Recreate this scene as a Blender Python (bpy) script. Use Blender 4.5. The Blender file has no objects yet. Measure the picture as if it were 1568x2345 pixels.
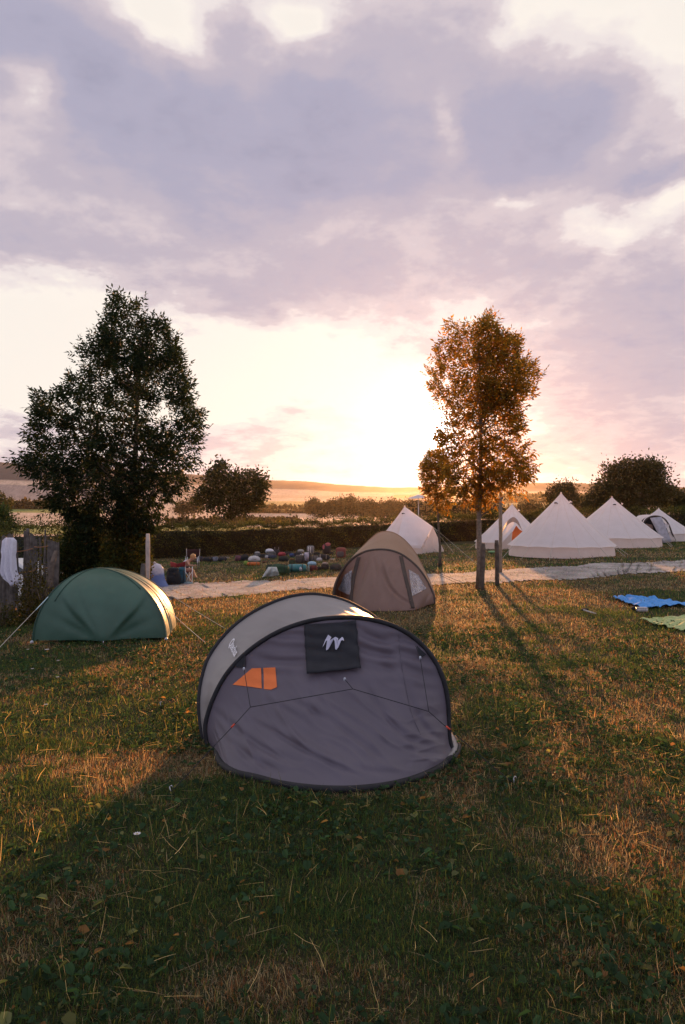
import bpy, math, random
import numpy as np
from mathutils import Vector, Matrix, noise as mnoise
from mathutils.bvhtree import BVHTree
random.seed(7)
R = np.random.default_rng(11)
SC = bpy.context.scene
COL = SC.collection
PI = math.pi
# ---------------------------------------------------------------- view geometry of the place
F = 1694.0           # focal length in px of a 1568 x 2345 frame
CX, CY = 784.0, 1172.5
CZ = 2.0             # camera height
SUN_AZ, SUN_EL = math.radians(6.8), math.radians(5.8)

def sm(a, b, t):
    t = np.clip((t - a) / (b - a), 0, 1)
    return t * t * (3 - 2 * t)

def gz(x, y):
    """height of the camp ground (numpy or scalar)"""
    x = np.asarray(x, float); y = np.asarray(y, float)
    yy = np.maximum(y, 0)
    d = 1.8 + .75 * (1 - np.exp(-yy / 7)) + .05 * (2 - 14 * np.tanh(x / 14)) * sm(8, 30, y)
    d = d + .018 * np.sin(1.3 * x + .6 * y) * np.sin(.9 * y - .4 * x) + .012 * np.sin(2.9 * x - 1.1) * np.sin(2.3 * y)
    d = d + .09 * np.maximum(y - 60, 0)
    return CZ - d

def zf(x, y): return float(gz(x, y))

def ray(px, py): return np.array([(px - CX) / F, 1.0, (CY - py) / F])

def G(px, py):
    """ground point seen at a pixel of the 1568-wide frame"""
    r = ray(px, py); t = 1.0
    for _ in range(4000):
        p = np.array([0, 0, CZ]) + r * t
        if p[2] <= gz(p[0], p[1]): break
        t += max(.004, .25 * (p[2] - float(gz(p[0], p[1]))))
        if t > 400: break
    return Vector((p[0], p[1], zf(p[0], p[1])))

def at(px, py, Y):
    r = ray(px, py) * Y
    return Vector((r[0], r[1], CZ + r[2]))

# ---------------------------------------------------------------- mesh helpers
def root_offset(o):
    v = Vector((0, 0, 0))
    while o is not None:
        v += o.location; o = o.parent
    return v

def link(name, me, mat=None, parent=None, smooth=True):
    o = bpy.data.objects.new(name, me); COL.objects.link(o)
    if parent is not None: o.parent = parent
    if mat is not None:
        for m in (mat if isinstance(mat, (list, tuple)) else [mat]): me.materials.append(m)
    if smooth and len(me.polygons):
        me.polygons.foreach_set('use_smooth', np.ones(len(me.polygons), bool))
    return o

def np_mesh(name, V, Fc, col=None, mat=None, parent=None, smooth=False):
    V = np.asarray(V, np.float32).reshape(-1, 3)
    if parent is not None: V = V - np.array(root_offset(parent), np.float32)
    Fc = np.asarray(Fc, np.int32); k = Fc.shape[1]
    me = bpy.data.meshes.new(name)
    me.vertices.add(len(V)); me.vertices.foreach_set('co', V.ravel())
    me.loops.add(Fc.size); me.loops.foreach_set('vertex_index', Fc.ravel())
    me.polygons.add(len(Fc)); me.polygons.foreach_set('loop_start', np.arange(0, Fc.size, k, dtype=np.int32))
    me.update(calc_edges=True)
    if col is not None:
        a = me.attributes.new('tint', 'FLOAT_COLOR', 'POINT')
        c = np.ones((len(V), 4), np.float32); c[:, :3] = col
        a.data.foreach_set('color', c.ravel())
    return link(name, me, mat, parent, smooth)

class MB:
    def __init__(s): s.v = []; s.f = []
    def add(s, vs, fs):
        n = len(s.v); s.v += [tuple(float(c) for c in p) for p in vs]; s.f += [tuple(i + n for i in f) for f in fs]; return s
    def grid(s, P, closed_u=False, flip=False):
        P = np.asarray(P, float); a, b = P.shape[:2]; fs = []
        for i in range(a if closed_u else a - 1):
            for j in range(b - 1):
                q = (i * b + j, ((i + 1) % a) * b + j, ((i + 1) % a) * b + j + 1, i * b + j + 1)
                fs.append(q[::-1] if flip else q)
        return s.add(P.reshape(-1, 3), fs)
    def tube(s, pts, r, n=8, cap=True, flat=1.0):
        pts = [Vector(p) for p in pts]; rs = r if isinstance(r, (list, tuple, np.ndarray)) else [r] * len(pts)
        vs = []; prev = None
        for i, p in enumerate(pts):
            d = (pts[min(i + 1, len(pts) - 1)] - pts[max(i - 1, 0)])
            if d.length < 1e-9: d = Vector((0, 0, 1))
            d.normalize()
            if prev is None:
                prev = d.orthogonal().normalized()
            u = (prev - d * prev.dot(d))
            u = u.normalized() if u.length > 1e-6 else d.orthogonal().normalized()
            w = d.cross(u); prev = u
            for k in range(n):
                a = 2 * PI * k / n
                vs.append(p + u * (math.cos(a) * rs[i]) + w * (math.sin(a) * rs[i] * flat))
        fs = []
        for i in range(len(pts) - 1):
            for k in range(n):
                fs.append((i * n + k, i * n + (k + 1) % n, (i + 1) * n + (k + 1) % n, (i + 1) * n + k))
        if cap:
            fs.append(tuple(range(n))[::-1]); fs.append(tuple((len(pts) - 1) * n + k for k in range(n)))
        return s.add(vs, fs)
    def lathe(s, prof, c=(0, 0, 0), n=20, axis='z'):
        vs = []
        for r, z in prof:
            for k in range(n):
                a = 2 * PI * k / n
                p = (r * math.cos(a), r * math.sin(a), z)
                if axis == 'x': p = (z, p[0], p[1])
                if axis == 'y': p = (p[0], z, p[1])
                vs.append((p[0] + c[0], p[1] + c[1], p[2] + c[2]))
        fs = []
        for i in range(len(prof) - 1):
            for k in range(n):
                fs.append((i * n + k, i * n + (k + 1) % n, (i + 1) * n + (k + 1) % n, (i + 1) * n + k))
        fs.append(tuple(range(n))[::-1]); fs.append(tuple((len(prof) - 1) * n + k for k in range(n)))
        return s.add(vs, fs)
    def rbox(s, c, size, p=4.0, n=10, lump=0.0, seed=0, rot=0.0, sag=0.0):
        """soft box: superellipsoid with exponent p, optional lumps"""
        vs = []; m = n * 2
        a, b, h = size[0] / 2, size[1] / 2, size[2] / 2
        for i in range(n + 1):
            th = -PI / 2 + PI * i / n
            for k in range(m):
                ph = 2 * PI * k / m
                d = (math.cos(th) * math.cos(ph), math.cos(th) * math.sin(ph), math.sin(th))
                q = (abs(d[0]) ** p + abs(d[1]) ** p + abs(d[2]) ** p) ** (-1 / p)
                x, y, z = d[0] * q, d[1] * q, d[2] * q
                if lump:
                    nn = mnoise.noise(Vector((x * 1.7 + seed * 3.1, y * 1.7 - seed, z * 1.7))) + .5 * mnoise.noise(Vector((x * 4 + seed, y * 4, z * 4)))
                    f = 1 + lump * nn; x *= f; y *= f; z *= f
                if sag: 
                    w = 1 + sag * (-z); x *= w; y *= w
                z = max(z, -1.0)
                x, y, z = x * a, y * b, z * h
                vs.append((c[0] + x * math.cos(rot) - y * math.sin(rot), c[1] + x * math.sin(rot) + y * math.cos(rot), c[2] + z))
        fs = []
        for i in range(n):
            for k in range(m):
                fs.append((i * m + k, i * m + (k + 1) % m, (i + 1) * m + (k + 1) % m, (i + 1) * m + k))
        return s.add(vs, fs)
    def box(s, c, size, rot=0.0):
        a, b, h = size[0] / 2, size[1] / 2, size[2] / 2
        vs = []
        for x, y, z in ((-a, -b, -h), (a, -b, -h), (a, b, -h), (-a, b, -h), (-a, -b, h), (a, -b, h), (a, b, h), (-a, b, h)):
            vs.append((c[0] + x * math.cos(rot) - y * math.sin(rot), c[1] + x * math.sin(rot) + y * math.cos(rot), c[2] + z))
        return s.add(vs, [(0, 3, 2, 1), (4, 5, 6, 7), (0, 1, 5, 4), (1, 2, 6, 5), (2, 3, 7, 6), (3, 0, 4, 7)])
    def build(s, name, mat, parent=None, smooth=True, thick=0.0, bevel=0.0):
        off = root_offset(parent) if parent is not None else Vector((0, 0, 0))
        me = bpy.data.meshes.new(name)
        me.from_pydata([(a - off.x, b - off.y, c - off.z) for a, b, c in s.v], [], s.f); me.update()
        o = link(name, me, mat, parent, smooth)
        if bevel:
            m = o.modifiers.new('bevel', 'BEVEL'); m.width = bevel; m.segments = 2; m.limit_method = 'ANGLE'
        if thick:
            m = o.modifiers.new('solid', 'SOLIDIFY'); m.thickness = thick; m.offset = -1
        return o

def tag(o, label=None, cat=None, group=None, kind=None):
    if label: o['label'] = label
    if cat: o['category'] = cat
    if group: o['group'] = group
    if kind: o['kind'] = kind
    return o

def empty(name, loc, label=None, cat=None, group=None):
    o = bpy.data.objects.new(name, None); COL.objects.link(o)
    o.location = Vector(loc); o.empty_display_size = .2
    return tag(o, label, cat, group)

def resample(P, n):
    P = np.asarray(P, float)
    s = np.r_[0, np.cumsum(np.linalg.norm(np.diff(P, axis=0), axis=1))]
    # smooth (Catmull-Rom like) by cubic interpolation over arclength
    t = np.linspace(0, s[-1], n); out = np.zeros((n, P.shape[1]))
    m = np.gradient(P, s, axis=0)
    k = np.clip(np.searchsorted(s, t) - 1, 0, len(s) - 2)
    h = (s[k + 1] - s[k]); q = ((t - s[k]) / h)[:, None]; h = h[:, None]
    out = (2*q**3-3*q**2+1)*P[k] + (q**3-2*q**2+q)*h*m[k] + (-2*q**3+3*q**2)*P[k+1] + (q**3-q**2)*h*m[k+1]
    return out

# ---------------------------------------------------------------- materials
def new_mat(name):
    m = bpy.data.materials.new(name); m.use_nodes = True
    nt = m.node_tree; nt.nodes.clear()
    out = nt.nodes.new('ShaderNodeOutputMaterial')
    return m, nt, out
def N(nt, t, **kw):
    n = nt.nodes.new(t)
    for k, v in kw.items(): setattr(n, k, v)
    return n
def tint_var(nt, col, scale, amt, coord='Object', detail=4.0):
    """colour varied by fractal noise"""
    tc = N(nt, 'ShaderNodeTexCoord'); nz = N(nt, 'ShaderNodeTexNoise')
    nz.inputs['Scale'].default_value = scale; nz.inputs['Detail'].default_value = detail
    nt.links.new(tc.outputs[coord], nz.inputs['Vector'])
    mx = N(nt, 'ShaderNodeMix', data_type='RGBA')
    mx.inputs['A'].default_value = [c * (1 - amt) for c in col] + [1]
    mx.inputs['B'].default_value = [min(1, c * (1 + amt)) for c in col] + [1]
    mr = N(nt, 'ShaderNodeMapRange'); mr.inputs['From Min'].default_value = .3; mr.inputs['From Max'].default_value = .7
    nt.links.new(nz.outputs['Fac'], mr.inputs['Value']); nt.links.new(mr.outputs['Result'], mx.inputs['Factor'])
    return mx.outputs['Result'], nz.outputs['Fac'], tc.outputs[coord]
def mat(name, col, rough=.7, scale=6.0, amt=.18, trans=0.0, tcol=None, bump=0.0, bscale=40.0, spec=.3, metal=0.0, weave=0.0):
    m, nt, out = new_mat(name)
    c, fac, co = tint_var(nt, col, scale, amt)
    p = N(nt, 'ShaderNodeBsdfPrincipled')
    p.inputs['Roughness'].default_value = rough; p.inputs['Specular IOR Level'].default_value = spec; p.inputs['Metallic'].default_value = metal
    nt.links.new(c, p.inputs['Base Color'])
    if bump:
        nz = N(nt, 'ShaderNodeTexNoise'); nz.inputs['Scale'].default_value = bscale; nz.inputs['Detail'].default_value = 6
        nt.links.new(co, nz.inputs['Vector'])
        b = N(nt, 'ShaderNodeBump'); b.inputs['Strength'].default_value = bump; b.inputs['Distance'].default_value = .02
        nt.links.new(nz.outputs['Fac'], b.inputs['Height']); nt.links.new(b.outputs['Normal'], p.inputs['Normal'])
    sh = p.outputs[0]
    if trans:
        t = N(nt, 'ShaderNodeBsdfTranslucent')
        if tcol: t.inputs['Color'].default_value = (*tcol, 1)
        else: nt.links.new(c, t.inputs['Color'])
        mx = N(nt, 'ShaderNodeMixShader'); mx.inputs[0].default_value = trans
        nt.links.new(sh, mx.inputs[1]); nt.links.new(t.outputs[0], mx.inputs[2]); sh = mx.outputs[0]
    nt.links.new(sh, out.inputs['Surface'])
    return m
def leaf_mat(name, trans=.4, gain=1.0, rough=.6, spec=.12, tgain=1.6, twarm=(1.15, 1.0, .5)):
    m, nt, out = new_mat(name)
    a = N(nt, 'ShaderNodeAttribute'); a.attribute_name = 'tint'
    p = N(nt, 'ShaderNodeBsdfPrincipled'); p.inputs['Roughness'].default_value = rough; p.inputs['Specular IOR Level'].default_value = spec
    nt.links.new(a.outputs['Color'], p.inputs['Base Color'])
    t = N(nt, 'ShaderNodeBsdfTranslucent')
    vm = N(nt, 'ShaderNodeVectorMath', operation='MULTIPLY'); vm.inputs[1].default_value = [tgain * c for c in twarm]
    nt.links.new(a.outputs['Color'], vm.inputs[0]); nt.links.new(vm.outputs[0], t.inputs['Color'])
    mx = N(nt, 'ShaderNodeMixShader'); mx.inputs[0].default_value = trans
    nt.links.new(p.outputs[0], mx.inputs[1]); nt.links.new(t.outputs[0], mx.inputs[2]); nt.links.new(mx.outputs[0], out.inputs['Surface'])
    return m

M = {}
M['leaf'] = leaf_mat('ash_leaf', .42)
M['leaf_lit'] = leaf_mat('ash_leaf_painted_sun', .62, tgain=4.0, twarm=(1.2, .85, .45))  # ash leaf copy with warm backlight put into its colour
M['hedge_leaf'] = leaf_mat('hedge_leaf', .4)
M['grass'] = leaf_mat('grass_blade', .55, tgain=3.4, twarm=(1.12, 1.0, .6), rough=.6, spec=.2)
M['cover'] = leaf_mat('weed_leaf', .45, rough=.6, spec=.12, tgain=2.2)
M['bark'] = mat('bark', (.12, .085, .06), .9, 9, .4, bump=.8, bscale=30)
M['bark_pale'] = mat('pale_bark', (.2, .15, .11), .9, 14, .4, bump=.8, bscale=30)
M['post'] = mat('weathered_wood', (.1, .075, .058), .85, 8, .4, bump=.7, bscale=26)
M['pole_wood'] = mat('stake_wood', (.26, .19, .13), .8, 8, .3, bump=.5, bscale=30)
M['fence_wood'] = mat('old_grey_wood', (.1, .085, .075), .9, 7, .45, bump=.8, bscale=24)
M['canvas'] = mat('cream_canvas', (.84, .80, .81), .85, 3, .06, trans=.5, tcol=(.95, .86, .82), bump=.12, bscale=9)
M['canvas_wall'] = mat('canvas_wall', (.78, .71, .67), .85, 3, .07, trans=.45, tcol=(.9, .76, .66), bump=.12, bscale=14)
M['grey_fabric'] = mat('grey_tent_fabric', (.122, .108, .14), .5, 3, .07, trans=.28, tcol=(.42, .35, .36), bump=.12, bscale=9, spec=.4)
M['grey_roof'] = mat('grey_roof_fabric', (.22, .205, .205), .42, 3, .06, trans=.14, tcol=(.4, .32, .26), spec=.5)
M['black_trim'] = mat('black_trim', (.014, .014, .017), .7, 10, .3)
M['black_fabric'] = mat('black_fabric', (.016, .017, .022), .75, 8, .2, bump=.1, bscale=25)
M['logo'] = mat('pale_print', (.42, .42, .52), .7, 10, .04)
M['white_print'] = mat('white_print', (.75, .74, .76), .7, 10, .04)
M['orange_fab'] = mat('orange_fabric', (.82, .2, .055), .7, 6, .08, trans=.12, tcol=(.95, .3, .06))
M['cord_dark'] = mat('dark_cord', (.02, .02, .024), .8)
M['cord_pale'] = mat('pale_cord', (.55, .5, .42), .8)
M['cord_blue'] = mat('pale_blue_cord', (.45, .6, .65), .8)
M['red_plastic'] = mat('red_plastic', (.5, .06, .03), .5)
M['clip_plastic'] = mat('clip_plastic', (.4, .42, .47), .4)
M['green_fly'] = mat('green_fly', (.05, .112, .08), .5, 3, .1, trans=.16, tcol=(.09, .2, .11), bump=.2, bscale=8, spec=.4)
M['green_lit'] = mat('green_fly_painted_lit', (.16, .2, .13), .45, 3, .08, trans=.16, tcol=(.2, .26, .14), bump=.1, bscale=16, spec=.4)  # same green fly, with sunlight on the end panel put into its colour
M['green_seam'] = mat('green_seam', (.022, .06, .045), .6)
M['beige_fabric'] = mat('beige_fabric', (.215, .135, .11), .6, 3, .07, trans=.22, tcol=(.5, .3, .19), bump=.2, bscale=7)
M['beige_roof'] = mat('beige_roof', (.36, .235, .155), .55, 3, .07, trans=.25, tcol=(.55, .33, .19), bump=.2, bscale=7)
M['beige_trim'] = mat('brown_trim', (.06, .042, .034), .7)
M['metal'] = mat('steel', (.5, .5, .52), .35, metal=.9)
M['white_paint'] = mat('white_paint', (.75, .74, .73), .35, 6, .04, spec=.5)
# ---------------------------------------------------------------- world, sun, camera
w = bpy.data.worlds.new("World"); SC.world = w; w.use_nodes = True
nt = w.node_tree; nt.nodes.clear()
wo = N(nt, 'ShaderNodeOutputWorld'); bg = N(nt, 'ShaderNodeBackground'); bg.inputs['Strength'].default_value = .078
sky = N(nt, 'ShaderNodeTexSky', sky_type='NISHITA'); sky.sun_disc = False
sky.sun_elevation = SUN_EL; sky.sun_rotation = SUN_AZ
sky.air_density = 1.0; sky.dust_density = .6; sky.ozone_density = 1.0
tc = N(nt, 'ShaderNodeTexCoord')
def MATH(op, a, b=None, c=None, clamp=False):
    n = N(nt, 'ShaderNodeMath', operation=op); n.use_clamp = clamp
    for i, v in enumerate((a, b, c)):
        if v is None: continue
        if isinstance(v, (int, float)): n.inputs[i].default_value = v
        else: nt.links.new(v, n.inputs[i])
    return n.outputs[0]
def VM(op, a, b=None):
    n = N(nt, 'ShaderNodeVectorMath', operation=op)
    for i, v in enumerate((a, b)):
        if v is None: continue
        if isinstance(v, (tuple, list)): n.inputs[i].default_value = v
        else: nt.links.new(v, n.inputs[i])
    return n
dirn = VM('NORMALIZE', tc.outputs['Generated']).outputs[0]
sx = N(nt, 'ShaderNodeSeparateXYZ'); nt.links.new(dirn, sx.inputs[0])
az = MATH('ARCTAN2', sx.outputs[0], sx.outputs[1])         # radians, 0 = north (+Y)
el = MATH('ARCSINE', sx.outputs[2])
# noise over a flat cloud deck: direction / (height + offset)
hz = MATH('ADD', MATH('MAXIMUM', sx.outputs[2], 0.0), .22)
deck = N(nt, 'ShaderNodeCombineXYZ')
nt.links.new(MATH('DIVIDE', sx.outputs[0], hz), deck.inputs[0]); nt.links.new(MATH('DIVIDE', sx.outputs[1], hz), deck.inputs[1])
def noise(scale, detail, rough=.55, off=0.0, dist=0.0):
    n = N(nt, 'ShaderNodeTexNoise'); n.inputs['Scale'].default_value = scale; n.inputs['Detail'].default_value = detail
    n.inputs['Roughness'].default_value = rough; n.inputs['Distortion'].default_value = dist
    nt.links.new(VM('ADD', deck.outputs[0], (off, off * .7, 0)).outputs[0], n.inputs['Vector'])
    return n
wn = noise(1.7, 5, .55, 3.3)
wsep = N(nt, 'ShaderNodeSeparateColor'); nt.links.new(wn.outputs['Color'], wsep.inputs[0])
wn2 = noise(6.0, 5, .6, 7.7); ws2 = N(nt, 'ShaderNodeSeparateColor'); nt.links.new(wn2.outputs['Color'], ws2.inputs[0])
az = MATH('ADD', az, MATH('MULTIPLY', MATH('SUBTRACT', ws2.outputs[0], .5), .075)); elv = MATH('ADD', el, MATH('MULTIPLY', MATH('SUBTRACT', ws2.outputs[1], .5), .055))
azw = MATH('ADD', az, MATH('MULTIPLY', MATH('SUBTRACT', wsep.outputs[0], .5), .22))
elw = MATH('ADD', elv, MATH('MULTIPLY', MATH('SUBTRACT', wsep.outputs[1], .5), .15))
def P2(px, py):
    u = (px - CX) / F; v = (CY - py) / F
    return math.atan(u), math.atan(v / math.sqrt(1 + u * u))
dens = None
def blob(x0, y0, x1, y1, amp, p=2.0):
    """bank of cloud (or a gap, amp < 0) between two corners given in the photo's frame, fixed on the sky by azimuth and elevation"""
    global dens
    ca, ce = P2((x0 + x1) / 2, (y0 + y1) / 2)
    a0, _ = P2(x0, (y0 + y1) / 2); a1, _ = P2(x1, (y0 + y1) / 2)
    _, e0 = P2((x0 + x1) / 2, y0); _, e1 = P2((x0 + x1) / 2, y1)
    ra, re = abs(a1 - a0) / 2, abs(e1 - e0) / 2
    q = MATH('ADD', MATH('POWER', MATH('ABSOLUTE', MATH('DIVIDE', MATH('SUBTRACT', azw, ca), ra)), p),
             MATH('POWER', MATH('ABSOLUTE', MATH('DIVIDE', MATH('SUBTRACT', elw, ce), re)), p))
    g = MATH('MULTIPLY', MATH('EXPONENT', MATH('MULTIPLY', q, -.9)), amp)
    dens = g if dens is None else MATH('ADD', dens, g)
blob(120, 130, 1020, 430, .60, 2.6)        # big slate bank
blob(60, 300, 1330, 860, .40, 3.0)         # its pink skirt
blob(-200, -120, 300, 240, .62, 2.4)       # bank at upper left
blob(820, -40, 1090, 200, .34)
blob(1035, 135, 1440, 420, .66, 2.4)       # dark bank right
blob(1420, 325, 1640, 400, .45)
blob(1150, 560, 1750, 1010, .40, 3.0)      # rosy bank low right
blob(470, 945, 850, 1090, .30)             # low veil beside the sun
blob(-80, 925, 130, 1010, .28)
blob(1120, 990, 1700, 1110, .22)
blob(-250, 440, 260, 700, .28)
blob(-300, 1000, 500, 1130, .16)
blob(490, 20, 660, 140, .30)
# gaps
blob(300, -60, 500, 130, -.50); blob(655, 20, 800, 125, -.40)
blob(40, 130, 165, 290, -.50); blob(1000, 220, 1060, 380, -.38)
blob(1090, 415, 1300, 480, -.26); blob(1260, 470, 1480, 600, -.34)
blob(1480, 390, 1640, 480, -.32); blob(-60, 465, 60, 520, -.22)
blob(1120, 20, 1200, 110, -.30); blob(1000, 705, 1330, 790, -.28)
blob(1280, -120, 1700, 260, -.30, 2.6); blob(560, 820, 1060, 1120, -.20)
blob(-160, 730, 860, 960, -.66, 2.6)
n1 = noise(2.6, 9, .62, 0.0, .3); n2 = noise(6.5, 6, .6, 9.0)
dn = MATH('ADD', MATH('MULTIPLY', MATH('SUBTRACT', n1.outputs['Fac'], .5), 1.0), MATH('MULTIPLY', MATH('SUBTRACT', n2.outputs['Fac'], .5), .56))
dn = MATH('ADD', dn, MATH('MULTIPLY', MATH('SUBTRACT', noise(15, 5, .6, 4.0).outputs['Fac'], .5), .32))
base = MATH('ADD', MATH('ADD', MATH('MULTIPLY', dens, 1.06), dn), .20)
# fade of the placed banks to an ordinary broken overcast away from the view
cov = MATH('SMOOTH_MIN', base, 1.5, .2)
ramp = N(nt, 'ShaderNodeValToRGB'); cr = ramp.color_ramp; cr.interpolation = 'EASE'
nt.links.new(MATH('DIVIDE', cov, 1.5), ramp.inputs[0])
cr.elements[0].position = .04; cr.elements[0].color = (9.4, 8.7, 8.0, 1)
cr.elements[1].position = .1733; cr.elements[1].color = (8.1, 7.35, 7.25, 1)
for pos, c in ((.28, (6.3, 5.5, 5.95)), (.42, (5.0, 4.5, 5.3)), (.6, (4.1, 3.95, 5.1)), (.88, (3.1, 3.1, 4.2))):
    e = cr.elements.new(pos); e.color = (*c, 1)
for e in cr.elements: e.color = [c / 11.2 for c in e.color[:3]] + [1]
cl = VM('SCALE', ramp.outputs[0]); cl.inputs['Scale'].default_value = 10.0
# towards the horizon the same cloud is rosier
rose = N(nt, 'ShaderNodeMix', data_type='RGBA', blend_type='MULTIPLY')
rf = N(nt, 'ShaderNodeMapRange'); rf.inputs['From Min'].default_value = .36; rf.inputs['From Max'].default_value = .05
nt.links.new(el, rf.inputs['Value']); nt.links.new(rf.outputs[0], rose.inputs['Factor'])
nt.links.new(cl.outputs[0], rose.inputs['A']); rose.inputs['B'].default_value = (1.0, 1.0, .995, 1)
# the Nishita sky shows in the clear parts
clear = N(nt, 'ShaderNodeMapRange'); clear.inputs['From Min'].default_value = .22; clear.inputs['From Max'].default_value = -.05; clear.inputs['To Max'].default_value = .06
nt.links.new(cov, clear.inputs['Value'])
mixs = N(nt, 'ShaderNodeMix', data_type='RGBA'); nt.links.new(clear.outputs[0], mixs.inputs['Factor'])
nt.links.new(rose.outputs['Result'], mixs.inputs['A']); nt.links.new(sky.outputs[0], mixs.inputs['B'])
# dimmer, bluer sky away from the sunset
SD = Vector((math.sin(SUN_AZ) * math.cos(SUN_EL), math.cos(SUN_AZ) * math.cos(SUN_EL), math.sin(SUN_EL)))
dot = VM('DOT_PRODUCT', dirn, tuple(SD)).outputs['Value']
away = N(nt, 'ShaderNodeMapRange', interpolation_type='SMOOTHSTEP'); away.inputs['From Min'].default_value = .72; away.inputs['From Max'].default_value = -.25
nt.links.new(dot, away.inputs['Value'])
dim = N(nt, 'ShaderNodeMix', data_type='RGBA'); nt.links.new(away.outputs[0], dim.inputs['Factor'])
nt.links.new(mixs.outputs['Result'], dim.inputs['A']); dim.inputs['B'].default_value = (6.0, 5.9, 7.3, 1)
# glow of the sun in the air round it
dcl = MATH('MAXIMUM', dot, 0.0)
gl = MATH('ADD', MATH('MULTIPLY', MATH('POWER', dcl, 4000.0), 120.0), MATH('ADD', MATH('MULTIPLY', MATH('POWER', dcl, 500.0), 5.0), MATH('MULTIPLY', MATH('POWER', dcl, 60.0), .9)))
glc = VM('SCALE', (1.0, .91, .82)); nt.links.new(gl, glc.inputs['Scale'])
fin = VM('ADD', dim.outputs['Result'], glc.outputs[0])
nt.links.new(fin.outputs[0], bg.inputs['Color']); nt.links.new(bg.outputs[0], wo.inputs['Surface'])

sl = bpy.data.lights.new('sun', 'SUN'); sl.energy = 5.0; sl.angle = math.radians(1.1); sl.color = (1.0, .43, .14)
so = bpy.data.objects.new('sun', sl); COL.objects.link(so)
so.rotation_euler = (-SD).to_track_quat('-Z', 'Y').to_euler()
so.location = (30, 100, 40)

cd = bpy.data.cameras.new('camera'); co = bpy.data.objects.new('camera', cd); COL.objects.link(co)
co.location = (0, 0, CZ); co.rotation_euler = (PI / 2, 0, 0)
cd.sensor_fit = 'VERTICAL'; cd.sensor_height = 36; cd.sensor_width = 24; cd.lens = 36 * F / 2345
cd.clip_start = .05; cd.clip_end = 9000
SC.camera = co
vs = SC.view_settings; vs.view_transform = 'Standard'; vs.look = 'None'; vs.exposure = 0.6; vs.gamma = 1.0; vs.use_curve_mapping = False
cy = SC.cycles
cy.use_denoising = True
cy.max_bounces = 8; cy.diffuse_bounces = 3; cy.glossy_bounces = 2; cy.transmission_bounces = 4; cy.transparent_max_bounces = 12; cy.volume_bounces = 0
cy.caustics_reflective = False; cy.caustics_refractive = False
try: cy.sample_clamp_indirect = 4.0
except Exception: pass
GRASS = 1.0
HAZE = .000045
# ---------------------------------------------------------------- ground, path, fields, haze
def ground_material():
    m, nt, out = new_mat('turf_soil')
    tc = N(nt, 'ShaderNodeTexCoord'); p = N(nt, 'ShaderNodeBsdfPrincipled'); p.inputs['Roughness'].default_value = .8; p.inputs['Specular IOR Level'].default_value = .1
    def nz(s, d): 
        n = N(nt, 'ShaderNodeTexNoise'); n.inputs['Scale'].default_value = s; n.inputs['Detail'].default_value = d
        nt.links.new(tc.outputs['Object'], n.inputs['Vector']); return n.outputs['Fac']
    r = N(nt, 'ShaderNodeValToRGB'); e = r.color_ramp.elements
    e[0].position = .32; e[0].color = (.02, .03, .013, 1); e[1].position = .68; e[1].color = (.075, .056, .034, 1)
    x = r.color_ramp.elements.new(.5); x.color = (.038, .042, .02, 1)
    nt.links.new(nz(.55, 8), r.inputs[0])
    r2 = N(nt, 'ShaderNodeValToRGB'); e = r2.color_ramp.elements
    e[0].position = .35; e[0].color = (.45, .45, .45, 1); e[1].position = .7; e[1].color = (1.5, 1.4, 1.2, 1)
    nt.links.new(nz(22, 6), r2.inputs[0])
    mx = N(nt, 'ShaderNodeMix', data_type='RGBA', blend_type='MULTIPLY'); mx.inputs['Factor'].default_value = 1
    nt.links.new(r.outputs[0], mx.inputs['A']); nt.links.new(r2.outputs[0], mx.inputs['B'])
    nt.links.new(mx.outputs['Result'], p.inputs['Base Color'])
    b = N(nt, 'ShaderNodeBump'); b.inputs['Strength'].default_value = 1; b.inputs['Distance'].default_value = .05
    nt.links.new(nz(38, 6), b.inputs['Height']); nt.links.new(b.outputs['Normal'], p.inputs['Normal'])
    nt.links.new(p.outputs[0], out.inputs['Surface']); return m
M['soil'] = ground_material()
ys = np.r_[np.arange(-8, 30, .25), np.arange(30, 76.1, .8)]; xs = np.r_[np.arange(-60, -16, 1.2), np.arange(-16, 16, .25), np.arange(16, 61, 1.2)]
X, Y = np.meshgrid(xs, ys); nx = len(xs)
idx = np.arange(len(xs) * len(ys)).reshape(len(ys), nx)
Fq = np.stack([idx[:-1, :-1], idx[:-1, 1:], idx[1:, 1:], idx[1:, :-1]], -1).reshape(-1, 4)
tag(np_mesh('ground', np.stack([X, Y, gz(X, Y)], -1).reshape(-1, 3), Fq, None, M['soil'], smooth=True), kind='structure')

# gravel path across the camp
top = [G(*p) for p in ((-260, 1362), (60, 1352), (380, 1338), (700, 1326), (1000, 1315), (1250, 1300), (1420, 1290), (1568, 1284), (1900, 1266))]
bot = [G(*p) for p in ((-260, 1412), (60, 1394), (380, 1376), (700, 1351), (1000, 1340), (1250, 1329), (1420, 1318), (1568, 1309), (1900, 1290))]
def edge(L, n): 
    P = resample(np.array([(p.x, p.y) for p in L]), n); return P
n = 420; A = edge(top, n); B = edge(bot, n)
A[:, 1] += .3 * np.sin(A[:, 0] * 1.9) * np.sin(A[:, 0] * .7) + R.normal(0, .16, n); B[:, 1] += .3 * np.sin(B[:, 0] * 1.6 + 1) * np.sin(B[:, 0] * .53) + R.normal(0, .16, n)
PATH_X, PATH_T, PATH_B = A[:, 0].copy(), A[:, 1].copy(), np.interp(A[:, 0], B[:, 0], B[:, 1])
k = 12; Pg = np.zeros((n, k, 3))
for j in range(k):
    q = A + (B - A) * j / (k - 1); Pg[:, j, :2] = q; Pg[:, j, 2] = gz(q[:, 0], q[:, 1]) + .02 + .012 * R.random(n) * (0 < j < k - 1)
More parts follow.
